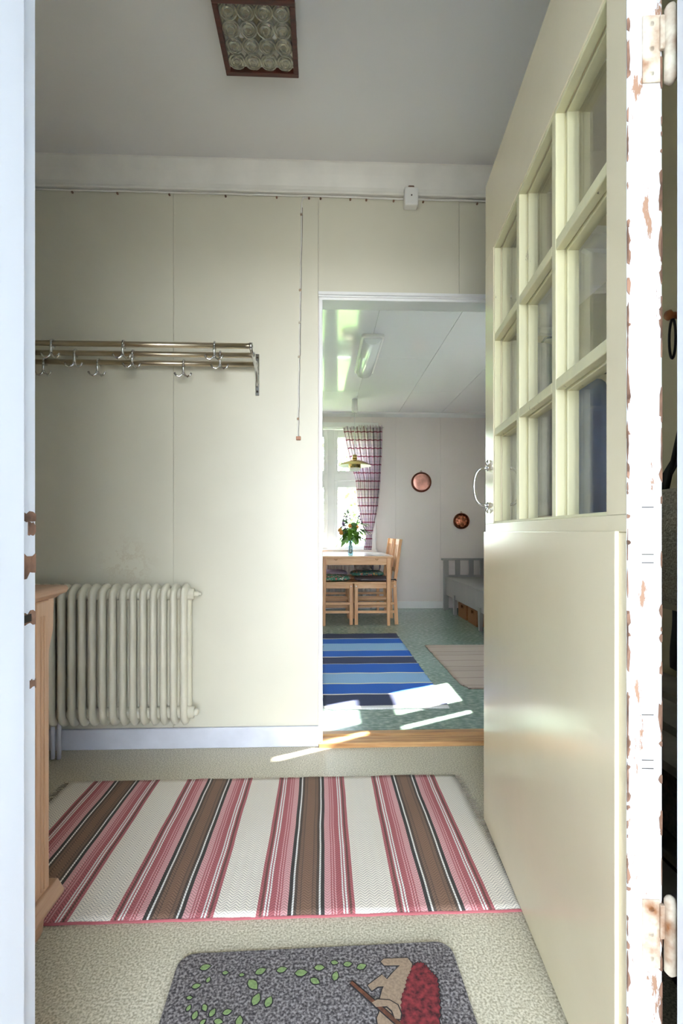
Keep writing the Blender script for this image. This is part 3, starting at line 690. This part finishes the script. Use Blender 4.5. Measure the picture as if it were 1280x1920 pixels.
mt = thing('door_mat', 'charcoal doormat printed with green leaves and a hedgehog', 'doormat', (-.008, .89, 0), math.radians(1.2))
ang = math.radians(1.2)
def rr(x0, x1, y0, y1, r, n=6):
    p = []
    for cx, cy, a0 in ((x1 - r, y1 - r, 0), (x0 + r, y1 - r, 90), (x0 + r, y0 + r, 180), (x1 - r, y0 + r, 270)):
        for k in range(n + 1):
            a = math.radians(a0 + 90 * k / n); p.append((cx + r * math.cos(a), cy + r * math.sin(a)))
    return p
MB().prism(rr(-.298, .298, -.195, .206, .035), 0, .010).build('pile', m_mat, mt, bevel=.002)
inv = Matrix.Rotation(-ang, 2)
def loc2(p): v = inv @ Vector((p[0] + .008, p[1] - .89)); return (v.x, v.y)
def grow(pts, g):
    cx = sum(p[0] for p in pts) / len(pts); cy = sum(p[1] for p in pts) / len(pts); out = []
    n = len(pts)
    for k, p in enumerate(pts):
        a, b = Vector(pts[k - 1]), Vector(pts[(k + 1) % n]); t_ = (b - a).normalized(); nn = Vector((t_.y, -t_.x))
        out.append((p[0] + nn.x * g, p[1] + nn.y * g))
    area = lambda q: abs(sum(q[i][0] * q[(i + 1) % len(q)][1] - q[(i + 1) % len(q)][0] * q[i][1] for i in range(len(q))))
    if area(out) < area(pts): return grow(list(pts), -g)
    return out
def printed(name, pts, mat, z=.0112, g=.0026, parent=None):
    pts = [loc2(p) for p in pts]
    o = MB().prism(pts, .0095, z).build(name, mat, parent or mt)
    MB().prism(grow(pts, g), .0093, z - .0006).build('outline', m_outl, o)
    return o
for x, y, ln, a in [(-0.248, 1.053, 0.0169, 15), (-0.203, 1.038, 0.0095, 0), (-0.168, 1.032, 0.0081, 0), (-0.13, 1.039, 0.0176, 25), (-0.086, 1.041, 0.0163, 15), (-0.045, 1.032, 0.0196, 5), (-0.007, 1.043, 0.0163, 0), (-0.016, 1.012, 0.0163, -30), (-0.142, 1.009, 0.0217, -45), (-0.131, 0.977, 0.0196, 70), (-0.106, 0.971, 0.0176, 70), (-0.256, 1.01, 0.0129, 15), (-0.235, 1.023, 0.0095, 80), (-0.263, 0.985, 0.0085, 0), (-0.259, 0.964, 0.0095, 70), (-0.228, 0.963, 0.0119, -60), (-0.211, 0.953, 0.0129, 65), (-0.243, 0.949, 0.0129, 80), (-0.183, 0.953, 0.0129, 15), (-0.196, 0.935, 0.0129, -10), (-0.225, 0.935, 0.0095, 45), (-0.157, 0.934, 0.0163, 90), (0.025, 1.054, 0.0115, -10), (0.053, 1.049, 0.0142, 5), (0.082, 1.042, 0.0163, 20), (0.026, 1.022, 0.0163, 75), (-.24, .90, .015, 30), (-.2, .88, .015, 70), (-.12, .87, .016, 10), (-.05, .85, .016, 50)]:
    a = math.radians(a); pts = []
    for u, v in ((-.5, 0), (-.3, .2), (0, .27), (.25, .18), (.5, 0), (.25, -.18), (0, -.27), (-.3, -.2)):
        u *= ln * 1.3; v *= ln * 1.45; pts.append((x + u * math.cos(a) - v * math.sin(a), y + u * math.sin(a) + v * math.cos(a)))
    printed('leaf', pts, m_leafp)
spk = [(0.189, 1.036), (0.199, 1.045), (0.212, 1.045), (0.22, 1.035), (0.225, 1.022), (0.234, 1.012), (0.233, 0.989), (0.229, 0.966), (0.224, 0.939), (0.214, 0.909), (0.202, 0.885), (0.175, 0.868), (0.146, 0.869), (0.145, 0.911), (0.151, 0.947), (0.156, 0.971), (0.167, 0.991), (0.173, 1.009), (0.181, 1.021)]
jag = []
for k, p in enumerate(spk):
    q = spk[(k + 1) % len(spk)]
    for s_ in range(4):
        f_ = s_ / 4; j_ = .0022 if s_ % 2 else -.001
        t_ = Vector((q[0] - p[0], q[1] - p[1])).normalized(); jag.append((p[0] + (q[0] - p[0]) * f_ - t_.y * j_, p[1] + (q[1] - p[1]) * f_ + t_.x * j_))
printed('hedgehog_body', [(0.124, 1.052), (0.131, 1.059), (0.183, 1.059), (0.19, 1.044), (0.184, 1.027), (0.173, 1.009), (0.167, 0.991), (0.157, 0.974), (0.151, 0.947), (0.147, 0.926), (0.14, 0.887), (0.123, 0.874), (0.104, 0.889), (0.102, 0.93), (0.108, 0.941), (0.111, 0.965), (0.119, 0.987), (0.131, 1.009), (0.146, 1.025), (0.164, 1.042), (0.13, 1.043)], m_tan)
printed('hedgehog_foot', [(0.091, 0.998), (0.123, 1.021), (0.132, 1.01), (0.123, 0.995), (0.111, 0.995), (0.098, 0.986)], m_tan)
printed('hedgehog_spines', jag, m_redp, .0116)
printed('walking_stick', [(0.055, 1.004), (0.06, 1.008), (0.162, 0.901), (0.156, 0.896)], m_brownp, .0119)
printed('hedgehog_arm', [(0.096, 0.96), (0.107, 0.966), (0.131, 0.963), (0.145, 0.953), (0.149, 0.936), (0.146, 0.926), (0.136, 0.927), (0.133, 0.942), (0.124, 0.952), (0.103, 0.951)], m_tan, .0124)

# things behind the open door
pg = thing('coat_peg', 'orange brown coat peg with a black cord loop', 'coat peg', (.95, 1.262, 1.47))
MB().lathe([(.016, 0), (.016, -.008), (.009, -.014), (.009, -.035), (.014, -.042), (.010, -.050)], 14, (0, 0, .03), 'X').build('knob', m_peg, pg, True)
lp = [(-.03, .004 + .012 * math.sin(2 * PI * k / 20), -.03 + .052 * math.cos(2 * PI * k / 20)) for k in range(21)]
MB().tube(lp, .0032, 6).build('cord_loop', m_black, pg, True)
def garment(name, label, yc, z0, z1, xo, w0, w1, mat, thick=.05, cat='coat', seed=1):
    t = thing(name, label, cat, (.95, yc, z0)); mb = MB(); n, m_ = 28, 14; rn = random.Random(seed); ph = rn.uniform(0, 6)
    for j in range(m_ + 1):
        f_ = j / m_; wd = w1 + (w0 - w1) * f_ if f_ < .86 else w0 * (1 - ((f_ - .86) / .14) ** 2 * .65)
        for i in range(n):
            a = 2 * PI * i / n; k = 1 + .10 * math.sin(a * 5 + ph + f_ * 2)
            mb.v.append((xo - thick - thick * math.sin(a) * k * .9, wd / 2 * math.cos(a) * (1 + .03 * math.sin(f_ * 9 + a)), f_ * (z1 - z0)))
    for j in range(m_):
        for i in range(n): mb.f.append((j * n + i, j * n + (i + 1) % n, (j + 1) * n + (i + 1) % n, (j + 1) * n + i))
    mb.f.append(tuple(range(n))); mb.f.append(tuple(m_ * n + i for i in range(n)))
    mb.build('body', mat, t, True)
    MB().tube([(xo - thick, 0, z1 - z0 - .01), (xo - thick * .5, 0, z1 - z0 + .03), (0, 0, z1 - z0 + .035)], .004, 6).build('hanging_loop', m_black, t)
    return t
garment('fur_jacket', 'mottled dark fur jacket hanging beside the peg', 1.115, .87, 1.14, -.003, .10, .30, m_fur, .03, 'jacket', 2)
st_ = thing('bag_strap', 'black shoulder strap slung over the woven bag', 'strap', (.90, 1.2, .95))
MB().prism([(-.055, .21), (-.03, .21), (.14, .04), (.14, .0), (.12, .0)], -.02, -.016, 'YZ').build('webbing', m_black, st_)
wbag = thing('woven_bag', 'grey woven bag hanging behind the open door', 'bag', (.82, 1.08, .755))
MB().prism([(-.14, 0), (.12, .0), (.13, .03), (.10, .275), (-.12, .275)], -.035, .03, 'YZ').build('body', m_bag, wbag, bevel=.01)
MB().prism([(-.142, .0), (.122, 0), (.122, .012), (-.142, .012)], -.037, .032, 'YZ').build('bottom_seam', m_cloth, wbag)
MB().tube([(0, -.08, .27), (.02, -.05, .42), (.08, 0, .5), (.02, .05, .42), (0, .07, .27)], .006, 6).build('strap', m_black, wbag, True)
garment('black_trousers', 'black trousers hanging under the woven bag', 1.17, .572, .82, -.002, .2, .22, m_black, .022, 'trousers', 4)
garment('beige_cloth_bag', 'beige cloth hanging in front of the black trousers', 1.03, .572, .75, -.06, .10, .23, m_cloth, .02, 'cloth', 6)
sr = thing('shoe_rack', 'grey slatted shoe rack under the hanging coats', 'shoe rack', (.82, 1.15, 0))
for z in (.50, .22):
    for k in range(3): MB().hexa([(-.16 + .09 * k, -.42, z - .03 + .025 * k), (-.09 + .09 * k, -.42, z - .012 + .025 * k), (-.09 + .09 * k, .35, z - .012 + .025 * k), (-.16 + .09 * k, .35, z - .03 + .025 * k)],
                                  [(-.16 + .09 * k, -.42, z - .012 + .025 * k), (-.09 + .09 * k, -.42, z + .006 + .025 * k), (-.09 + .09 * k, .35, z + .006 + .025 * k), (-.16 + .09 * k, .35, z - .012 + .025 * k)]).build('slat', m_slat, sr)
for y in (-.43, .34): box(-.17, .12, y, y + .02, 0, .56).build('side', m_slat, sr)
for z, lab in ((.27, 'dark brown fabric box on the lower rack shelf'), (0.001, 'dark brown fabric box on the floor under the rack')):
    b_ = thing('storage_box', lab, 'box', (.84, 1.15, z if z < .1 else .30))
    mb = box(-.12, .1, -.38, .3, 0, .15); mb.build('body', m_brownbox, b_, bevel=.008); box(-.125, .105, -.385, .305, .13, .16).build('lid', m_brownbox, b_, bevel=.004)
sh = thing('wall_shelf', 'white wall shelf above the coats behind the door', 'shelf', (.95, 1.72, 1.74))
box(-.22, 0, -.36, .36, .03, .055).build('board', m_white, sh, bevel=.003)
for y in (-.28, .28): MB().prism([(0, 0), (0, .03), (-.18, .03), (-.16, .02)], y - .01, y + .01, 'XZ').build('bracket', m_white, sh)
garment('blue_coat', 'blue coat hanging under the white shelf behind the door', 1.62, .62, 1.43, -.004, .28, .42, m_blue, .07, 'coat', 8)
garment('grey_garment', 'pale grey garment hanging under the shelf', 2.0, 1.0, 1.70, -.004, .16, .22, m_greycoat, .06, 'garment', 9)

# ------------------------------------------------------------------ kitchen things
rug('striped_rug', 'blue navy and light blue striped rag rug on the green floor', .0, .67, 0, 1.91, .006, m_brug, 24, 60, .003)
bpy.data.objects['striped_rug'].location = (.335, 2.58, 0)
bm_ = thing('beige_rug', 'pale brown striped rag rug in front of the grey settle', 'rug', (1.19, 2.893, 0))
_t = rug('tmp', 'x', .835, 1.40, 0, 1.12, .006, m_beige, 20, 40, .003, .06); _c = _t.children[0]; _c.parent = bm_; _c.location = (-1.19, 0, 0); bpy.data.objects.remove(_t)

tb = thing('kitchen_table', 'pine kitchen table with a pale top under the window', 'table', (.325, 5.40, 0))
O = (-.325, -5.40, 0); TX0, TX1, TY0, TY1, TZ = -.045, .70, 4.865, 5.895, .695
box(TX0, TX1, TY0, TY1, TZ - .022, TZ - .002).build('top_edge', m_pine_x, tb, bevel=.004, loc=O)
box(TX0 + .004, TX1 - .004, TY0 + .004, TY1 - .004, TZ - .003, TZ).build('top_surface', m_tabletop, tb, loc=O)
for x in (.012, .655):
    for y in (4.90, 5.86):
        MB().hexa([(x - .014, y - .014, 0), (x + .014, y - .014, 0), (x + .014, y + .014, 0), (x - .014, y + .014, 0)], [(x - .024, y - .024, TZ - .02), (x + .024, y - .024, TZ - .02), (x + .024, y + .024, TZ - .02), (x - .024, y + .024, TZ - .02)]).build('leg', m_pine_v, tb, bevel=.003, loc=O)
box(.03, .64, 4.885, 4.903, .605, TZ - .022).build('apron', m_pine_x, tb, loc=O); box(.03, .64, 5.857, 5.875, .605, TZ - .022).build('apron', m_pine_x, tb, loc=O)
box(.0, .018, 4.91, 5.85, .605, TZ - .022).build('apron', m_pine_y, tb, loc=O); box(.65, .668, 4.91, 5.85, .605, TZ - .022).build('apron', m_pine_y, tb, loc=O)
for x in (.13, .535): MB().tube([(x - .012, 4.884, .664), (x - .008, 4.876, .655), (x + .008, 4.876, .655), (x + .012, 4.884, .664)], .0025, 6).build('clip', m_brass, tb, True, loc=O)

def chair():
    t = thing('pine_chair', '', 'chair', group='pine chairs around the kitchen table'); l_ = .017
    for sy in (-1, 1):
        y = sy * .182
        box(.172, .206, y - l_, y + l_, 0, .415).build('leg', m_pine_v, t, bevel=.003)
        p = [(-.20, 0), (-.182, .4), (-.186, .44), (-.245, .862), (-.275, .858), (-.218, .44), (-.216, .4), (-.236, 0)]
        MB().prism(p, y - .014, y + .014, 'XZ').build('back_post', m_pine_v, t, bevel=.003)
        box(-.19, .172, y - .009, y + .009, .365, .412).build('side_rail', m_pine_x, t, bevel=.002)
        for z in (.115, .20): box(-.195, .172, y - .008, y + .008, z, z + .026).build('side_stretcher', m_pine_x, t, bevel=.002)
    box(.18, .198, -.165, .165, .365, .412).build('front_rail', m_pine_y, t); box(-.205, -.187, -.168, .168, .365, .412).build('back_rail', m_pine_y, t)
    box(.182, .196, -.165, .165, .14, .168).build('front_stretcher', m_pine_y, t)
    MB().prism([(-.205, -.2), (.215, -.205), (.215, .205), (-.205, .2)], .412, .430).build('seat', m_pine_x, t, bevel=.004)
    def slope(z): return -.202 - (z - .44) * .136
    for z0, z1 in ((.80, .858), (.52, .555)):
        MB().hexa([(slope(z0) - .022, -.17, z0), (slope(z0) - .006, -.17, z0), (slope(z0) - .006, .17, z0), (slope(z0) - .022, .17, z0)], [(slope(z1) - .022, -.17, z1), (slope(z1) - .006, -.17, z1), (slope(z1) - .006, .17, z1), (slope(z1) - .022, .17, z1)]).build('back_rail', m_pine_y, t)
    for y in (-.09, 0, .09):
        z0, z1 = .55, .805
        MB().hexa([(slope(z0) - .019, y - .022, z0), (slope(z0) - .009, y - .022, z0), (slope(z0) - .009, y + .022, z0), (slope(z0) - .019, y + .022, z0)], [(slope(z1) - .019, y - .022, z1), (slope(z1) - .009, y - .022, z1), (slope(z1) - .009, y + .022, z1), (slope(z1) - .019, y + .022, z1)]).build('back_slat', m_pine_v, t)
    for sy in (-1, 1):
        for x in (.189, -.2): MB().lathe([(.006, 0), (.006, .002)], 10, (x, sy * .1995 if x > 0 else sy * .197, .388), 'Y').build('bolt_cap', m_plastic, t)
    return t
ch0 = chair()
spots = [(.525, 5.14, PI, 'pine chair with a dark striped seat cushion tied to its back'), (.525, 5.62, PI, 'pine chair holding fluffy grey and floral cushions near the window'),
         (.095, 5.14, 0, 'pine chair with a floral cushion facing the dark striped one'), (.095, 5.62, 0, 'pine chair with a lilac cushion near the window')]
for i, (x, y, rz, lab) in enumerate(spots):
    if i == 0: t = ch0
    else:
        t = ch0.copy(); COL.objects.link(t)
        for c in list(ch0.children): clone(c, t)
    t.location = (x, y, 0); t.rotation_euler = (0, 0, rz); t['label'] = lab
def cushion(label, x, y, z, hx, hy, hz, mat, tilt=0, ties=False, group='seat cushions in the kitchen'):
    t = thing('seat_cushion', label, 'cushion', (x, y, z), group=group)
    c = MB().pillow(hx, hy, hz, (0, 0, hz)).build('cover', mat, t, True); t.rotation_euler = (0, tilt, 0)
    if ties:
        for s_ in (-1, 1): MB().tube([(hx - .02, s_ * .165, hz), (hx + .0, s_ * .200, hz + .004), (hx + .022, s_ * .206, hz + .006), (hx + .034, s_ * .206, hz - .006)], [.005, .005, .009, .004], 6).build('tie', m_black, t, True)
cushion('dark grey striped cushion with black ties on the pine chair', .515, 5.14, .431, .19, .185, .019, m_dstripe, ties=True)
cushion('teal floral cushion on the chair nearer the window', .50, 5.62, .431, .19, .185, .032, m_floral2)
cushion('green floral cushion on the chair facing the striped one', .10, 5.13, .431, .19, .185, .030, m_floral)
cushion('lilac cushion on the chair beside the radiator', .10, 5.62, .431, .18, .18, .036, m_lilacc)
cushion('fluffy grey cushion lying on the teal floral one', .45, 5.62, .497, .09, .14, .045, m_fluffy)
cushion('grey striped cushion resting beside the fluffy one', .60, 5.63, .497, .055, .13, .052, m_gstripe)

r2 = radiator('kitchen_radiator', 'white ribbed radiator under the kitchen window', (.60, 5.945, .11), 18, .047, .50, .08, m_wrad, .011, .014)
box(-.86, 0, .03, .0535, .40, .43).build('wall_bracket', m_wrad, r2)
MB().tube([(-.80, 0, .05), (-.80, 0, -.109)], .009, 8).build('pipe', m_wrad, r2, True); MB().tube([(-.02, 0, .05), (-.02, 0, -.109)], .009, 8).build('pipe', m_wrad, r2, True)

# vase with flowers
vs = thing('glass_vase', 'small clear blue glass vase on the table', 'vase', (.286, 5.093, TZ))
MB().lathe([(.022, 0), (.026, .004), (.027, .03), (.021, .08), (.019, .12), (.024, .15), (.0225, .15), (.0175, .12), (.0195, .08), (.025, .03), (.024, .008)], 20).build('body', m_vase, vs, True)
MB().lathe([(.001, .001), (.0215, .001), (.0215, .0038), (.001, .0038)], 18).build('base', M('blue_glass_base', (70, 120, 160), .2), vs)
bq = thing('flower_bouquet', 'bouquet of lilac and orange tulips with green leaves', 'flowers', (.286, 5.093, TZ + .01)); bq.scale = (1.3, 1.3, 1.12)
rb = random.Random(12)
for k in range(8):
    a = rb.uniform(0, 2 * PI); e_ = (.055 * math.cos(a), .04 * math.sin(a), rb.uniform(.17, .27))
    MB().tube([(.008 * math.cos(a), .008 * math.sin(a), .004), (.006 * math.cos(a), .006 * math.sin(a), .12), e_], .0024, 5).build('stem', m_stem, bq, True)
for k in range(72):
    a = rb.uniform(0, 2 * PI); el_ = rb.uniform(-.5, 1.2); L_ = rb.uniform(.05, .085); R_ = rb.uniform(.015, .07)
    c = Vector((R_ * math.cos(a) + .018, R_ * .8 * math.sin(a), rb.uniform(.15, .31) - R_ * .35)); dr = Vector((math.cos(a) * math.cos(el_), math.sin(a) * math.cos(el_), math.sin(el_) - .35)).normalized()
    sd = dr.cross(Vector((0, 0, 1))).normalized(); nn = sd.cross(dr); mb = MB(); rows = [(0, .1), (.25, .75), (.5, 1), (.75, .7), (1, .05)]
    for f_, wd in rows:
        p = c + dr * L_ * f_ - Vector((0, 0, .035)) * f_ * f_
        for s_ in (-1, 0, 1): mb.v.append(tuple(p + sd * s_ * wd * .024 + nn * (.004 if s_ else 0)))
    for q in range(4):
        for s_ in range(2): mb.f.append((q * 3 + s_, q * 3 + s_ + 1, q * 3 + s_ + 4, q * 3 + s_ + 3))
    mb.build('leaf', m_leaf, bq, True)
for x, y, z, h_ in ((-.045, -.02, .30, .10), (-.06, -.03, .24, .08), (.07, .0, .30, .075), (-.02, .03, .33, .10)):
    mb = MB()
    for q in range(46):
        f_ = rb.random(); a = rb.uniform(0, 6.28); r_ = .022 * (1 - f_ * .8)
        mb.lathe([(.001, -.005), (.0055, 0), (.001, .005)], 5, (x + r_ * math.cos(a), y + r_ * math.sin(a), z + h_ * f_ - .02))
    mb.build('lilac_cluster', m_lilac, bq, True)
for x, y, z in ((-.005, -.055, .255), (.045, -.055, .245), (-.075, -.03, .19), (-.085, -.04, .215)):
    MB().lathe([(.003, -.016), (.014, -.01), (.018, .002), (.014, .018), (.005, .026)], 12, (x, y, z)).build('tulip', m_tulip, bq, True)

# pendant lamp
pl = thing('pendant_lamp', 'brass pendant lamp hanging over the kitchen table', 'pendant lamp', (.348, 5.391, ZK))
z = 1.69 - ZK
MB().tube([(0, 0, -.02), (0, 0, z + .085)], .004, 6).build('cord', m_cord, pl)
MB().lathe([(.030, 0), (.030, -.05), (.036, -.13), (.03, -.14), (.006, -.145)], 18).build('ceiling_cup', m_plastic, pl, True)
MB().tube([(0, 0, -.13), (-.02, .0, -.18), (-.05, 0, -.215), (-.04, .0, -.17), (.01, 0, -.15)], .0035, 6).build('cord_loop', m_cord, pl, True)
MB().lathe([(.026, .035), (.026, .085), (.012, .09)], 18, (0, 0, z)).build('cap', m_brass, pl, True)
sh_ = MB().lathe([(.024, .030), (.06, .026), (.11, .010), (.155, -.012), (.182, -.034)], 36, (0, 0, z), caps=False).build('shade', m_brass, pl, True)
MB().lathe([(.180, -.0345), (.153, -.014), (.11, .007), (.06, .022), (.02, .026)], 36, (0, 0, z), caps=False).build('shade_lining', m_lampwhite, sh_, True)
MB().lathe([(.066, .012), (.067, -.058), (.064, -.058), (.063, .012)], 28, (0, 0, z), caps=False).build('collar', m_brass, pl, True)
MB().lathe([(.055, -.052), (.056, -.085), (.05, -.088), (.05, -.05)], 24, (0, 0, z), caps=False).build('inner_glass', m_plastic, pl, True)
MB().lathe([(.012, -.02), (.026, -.045), (.028, -.062), (.015, -.082), (.002, -.086)], 16, (0, 0, z)).build('bulb', m_lampwhite, pl, True)

# fluorescent fixture
ff = thing('ceiling_fixture', 'long white fluorescent fixture on the kitchen ceiling', 'ceiling lamp', (.37, 4.03, ZK))
MB().prism(rr(-.085, .085, -.43, .43, .03), -.022, 0).build('housing', m_plastic, ff, bevel=.004)
mb = MB(); n_ = 10; pr = [(-.072 + .144 * k / n_, -.018 - .055 * math.sin(PI * k / n_) ** .5) for k in range(n_ + 1)]
mb.prism(pr, -.40, .40, 'XZ'); df = mb.build('diffuser', M('milky_diffuser', (244, 246, 242), .12), ff, True, bevel=.006)

# curtain
ct = thing('plaid_curtain', 'red and navy plaid curtain tied back beside the kitchen window', 'curtain', (.55, 5.92, .75))
rows = [(800, 642, 716), (830, 648, 716), (860, 655, 715), (900, 666, 712.5), (950, 670, 708), (985, 678, 701), (1000, 685, 697), (1012, 684, 697), (1031, 681, 696)]
def edge_at(y):
    for a, b in zip(rows, rows[1:]):
        if a[0] <= y <= b[0]:
            f_ = (y - a[0]) / (b[0] - a[0]); return [a[k] + (b[k] - a[k]) * f_ for k in (1, 2)]
mb = MB(); mb.uv = []; nu, nv = 72, 44
for j in range(nv + 1):
    yy = 800 + 231 * j / nv; a, b = edge_at(yy); wd = (b - a) / 74
    for i in range(nu + 1):
        u = i / nu; x = a + (b - a) * u
        mb.v.append(((x - 605) * .00641 - .55, -.02 + .022 * (.35 + .65 * wd) * math.sin(u * 2 * PI * 7 + .8 * math.sin(j * .12)) * min(1, .5 + j / 8), (998 - yy) * .0064 + .93 - .75)); mb.uv.append((u, 1 - j / nv))
for j in range(nv):
    for i in range(nu):
        q = j * (nu + 1) + i; mb.f.append((q, q + 1, q + nu + 2, q + nu + 1))
o = mb.build('cloth', m_plaid, ct, True); so_ = o.modifiers.new('thick', 'SOLIDIFY'); so_.thickness = .002
MB().tube([((684 - 605) * .00641 - .55, -.045, .165), (.0, -.05, .16), ((698 - 605) * .00641 - .55, -.045, .17), ((700 - 605) * .00641 - .55, .07, .20)], .008, 6).build('tie_back', m_plaid, ct, True)
MB().tube([(-1.05, -.015, 2.19 - .75), ((719 - 605) * .00641 - .55, -.015, 2.19 - .75)], .006, 8).build('rod', m_white, ct, True)
for k in range(9):
    x = (672 - 605 + 5.3 * k) * .00641 - .55
    MB().tube([(x, -.015, 1.435), (x + .006, -.02, 1.465), (x + .014, -.018, 1.455)], [.008, .009, .004], 6).build('gather', m_plaid, ct, True)
MB().tube([((699 - 605) * .00641 - .55, .075, 1.44), ((699 - 605) * .00641 - .55, .075, 1.52)], .003, 6).build('rod_bracket', m_white, ct)

# copper moulds, switch
def mould(label, x, z, r, mat, relief):
    t = thing('copper_mould', label, 'copper mould', (x, 6.0, z), group='copper moulds on the kitchen wall')
    MB().lathe([(r * .96, 0), (r, .012), (r, .034), (r * .95, .040), (r * .90, .034)], 36, (0, 0, 0), 'Y', caps=False).build('rim', m_copper_rim, t, True)
    prof = [(r * .92, .030), (r * .75, .034), (r * .7, .040), (r * .45, .036), (r * .3, .043), (.004, .046)] if relief else [(r * .92, .032), (r * .8, .038), (r * .4, .036), (.004, .037)]
    MB().lathe(prof, 30, (0, 0, 0), 'Y').build('face', mat, t, True)
    if relief:
        for k in range(8):
            a = 2 * PI * k / 8; MB().pillow(r * .16, .012, r * .16, (r * .58 * math.cos(a), -.036, r * .58 * math.sin(a)), 10, .9).build('boss', mat, t, True)
    MB().tube([(.010 * math.cos(a), -.012, r + .008 + .010 * math.sin(a)) for a in [2 * PI * k / 12 for k in range(13)]], .0025, 6).build('hanging_ring', m_copper_rim, t, True)
mould('large pale pink copper mould on the white wall', 1.20, 1.541, .122, m_copper2, False)
mould('smaller dark copper mould with raised relief above the settle', 1.694, 1.067, .098, m_copper, True)
sw = thing('wall_socket', 'cream double wall socket beside the plaid curtain', 'socket', (.628, 6.0, .83))
box(-.03, .03, -.012, 0, 0, .14).build('plate', m_plastic, sw, bevel=.004)
for z in (.04, .1): MB().lathe([(.02, 0), (.02, .003), (.016, .003), (.015, -.004)], 16, (0, -.012, z), 'Y').build('outlet', M('socket_cream', (216, 206, 180), .4), sw)

# settle with wicker boxes
se = thing('wooden_settle', 'grey painted wooden settle along the kitchen wall', 'bench', (1.76, 4.95, 0))
O = (-1.76, -4.95, 0); SX = 1.468
box(SX, 2.05, 4.0, 5.90, .372, .392).build('seat_lid', m_settle, se, bevel=.004, loc=O)
box(SX + .012, SX + .032, 4.02, 5.88, .175, .372).build('front_board', m_settle, se, loc=O); box(SX + .03, 2.03, 4.02, 5.88, .175, .19).build('bottom_board', m_settle, se, loc=O)
def sleg(x, y, w=.055):
    MB().hexa([(x, y - w * .32, 0), (x + .03, y - w * .32, 0), (x + .03, y + w * .32, 0), (x, y + w * .32, 0)], [(x - .004, y - w / 2, .22), (x + .034, y - w / 2, .22), (x + .034, y + w / 2, .22), (x - .004, y + w / 2, .22)]).build('leg', m_settle, se, bevel=.003, loc=O)
for y in (5.50, 4.60, 4.1): sleg(SX + .002, y, .075)
for y in (5.50, 4.1): sleg(1.98, y)
for ye in (5.905, 3.98):
    box(SX - .012, SX + .045, ye - .025, ye + .03, 0, .595).build('end_post', m_settle, se, bevel=.004, loc=O)
    box(1.97, 2.02, ye - .025, ye + .03, 0, .80).build('back_post', m_settle, se, bevel=.004, loc=O)
    box(SX - .035, 1.99, ye - .03, ye + .035, .592, .616).build('arm_rail', m_settle, se, bevel=.004, loc=O)
    box(SX + .04, 1.975, ye - .012, ye + .012, .385, .415).build('end_rail', m_settle, se, loc=O)
    box(SX + .04, 1.975, ye - .01, ye + .01, .18, .385).build('end_board', m_settle, se, loc=O)
    for x in (1.60, 1.765, 1.90): box(x, x + .055, ye - .012, ye + .012, .41, .595).build('arm_slat', m_settle, se, bevel=.002, loc=O)
box(1.975, 2.015, 4.0, 5.90, .74, .80).build('back_rail', m_settle, se, bevel=.004, loc=O); box(1.985, 2.005, 4.0, 5.90, .39, .43).build('back_rail', m_settle, se, loc=O)
for k in range(13): box(1.985, 2.005, 4.08 + .14 * k, 4.135 + .14 * k, .43, .74).build('back_slat', m_settle, se, loc=O)
for y, lab in ((5.30, 'brown wicker box under the settle nearer the wall'), (4.935, 'brown wicker box under the settle between its legs'), (4.42, 'brown wicker box under the settle beyond the front leg')):
    b_ = thing('wicker_box', lab, 'storage box', (1.66, y, 0), group='wicker boxes under the settle')
    mb = MB(); mb.box(-.15, -.138, -.15, -.035, 0, .155).box(-.15, -.138, .035, .15, 0, .155).box(-.15, -.138, -.035, .035, 0, .105).box(-.15, -.138, -.035, .035, .14, .155)
    mb.box(.138, .15, -.15, .15, 0, .155).box(-.138, .138, -.15, -.138, 0, .155).box(-.138, .138, .138, .15, 0, .155).box(-.138, .138, -.138, .138, 0, .01)
    mb.build('body', m_basket, b_)
    hm = MB()
    for a in ((-.035, .035, .139, .144), (-.035, .035, .101, .106), (-.04, -.035, .101, .144), (.035, .04, .101, .144)): hm.box(-.153, -.136, *a)
    hm.build('handle_rim', m_basket, b_)
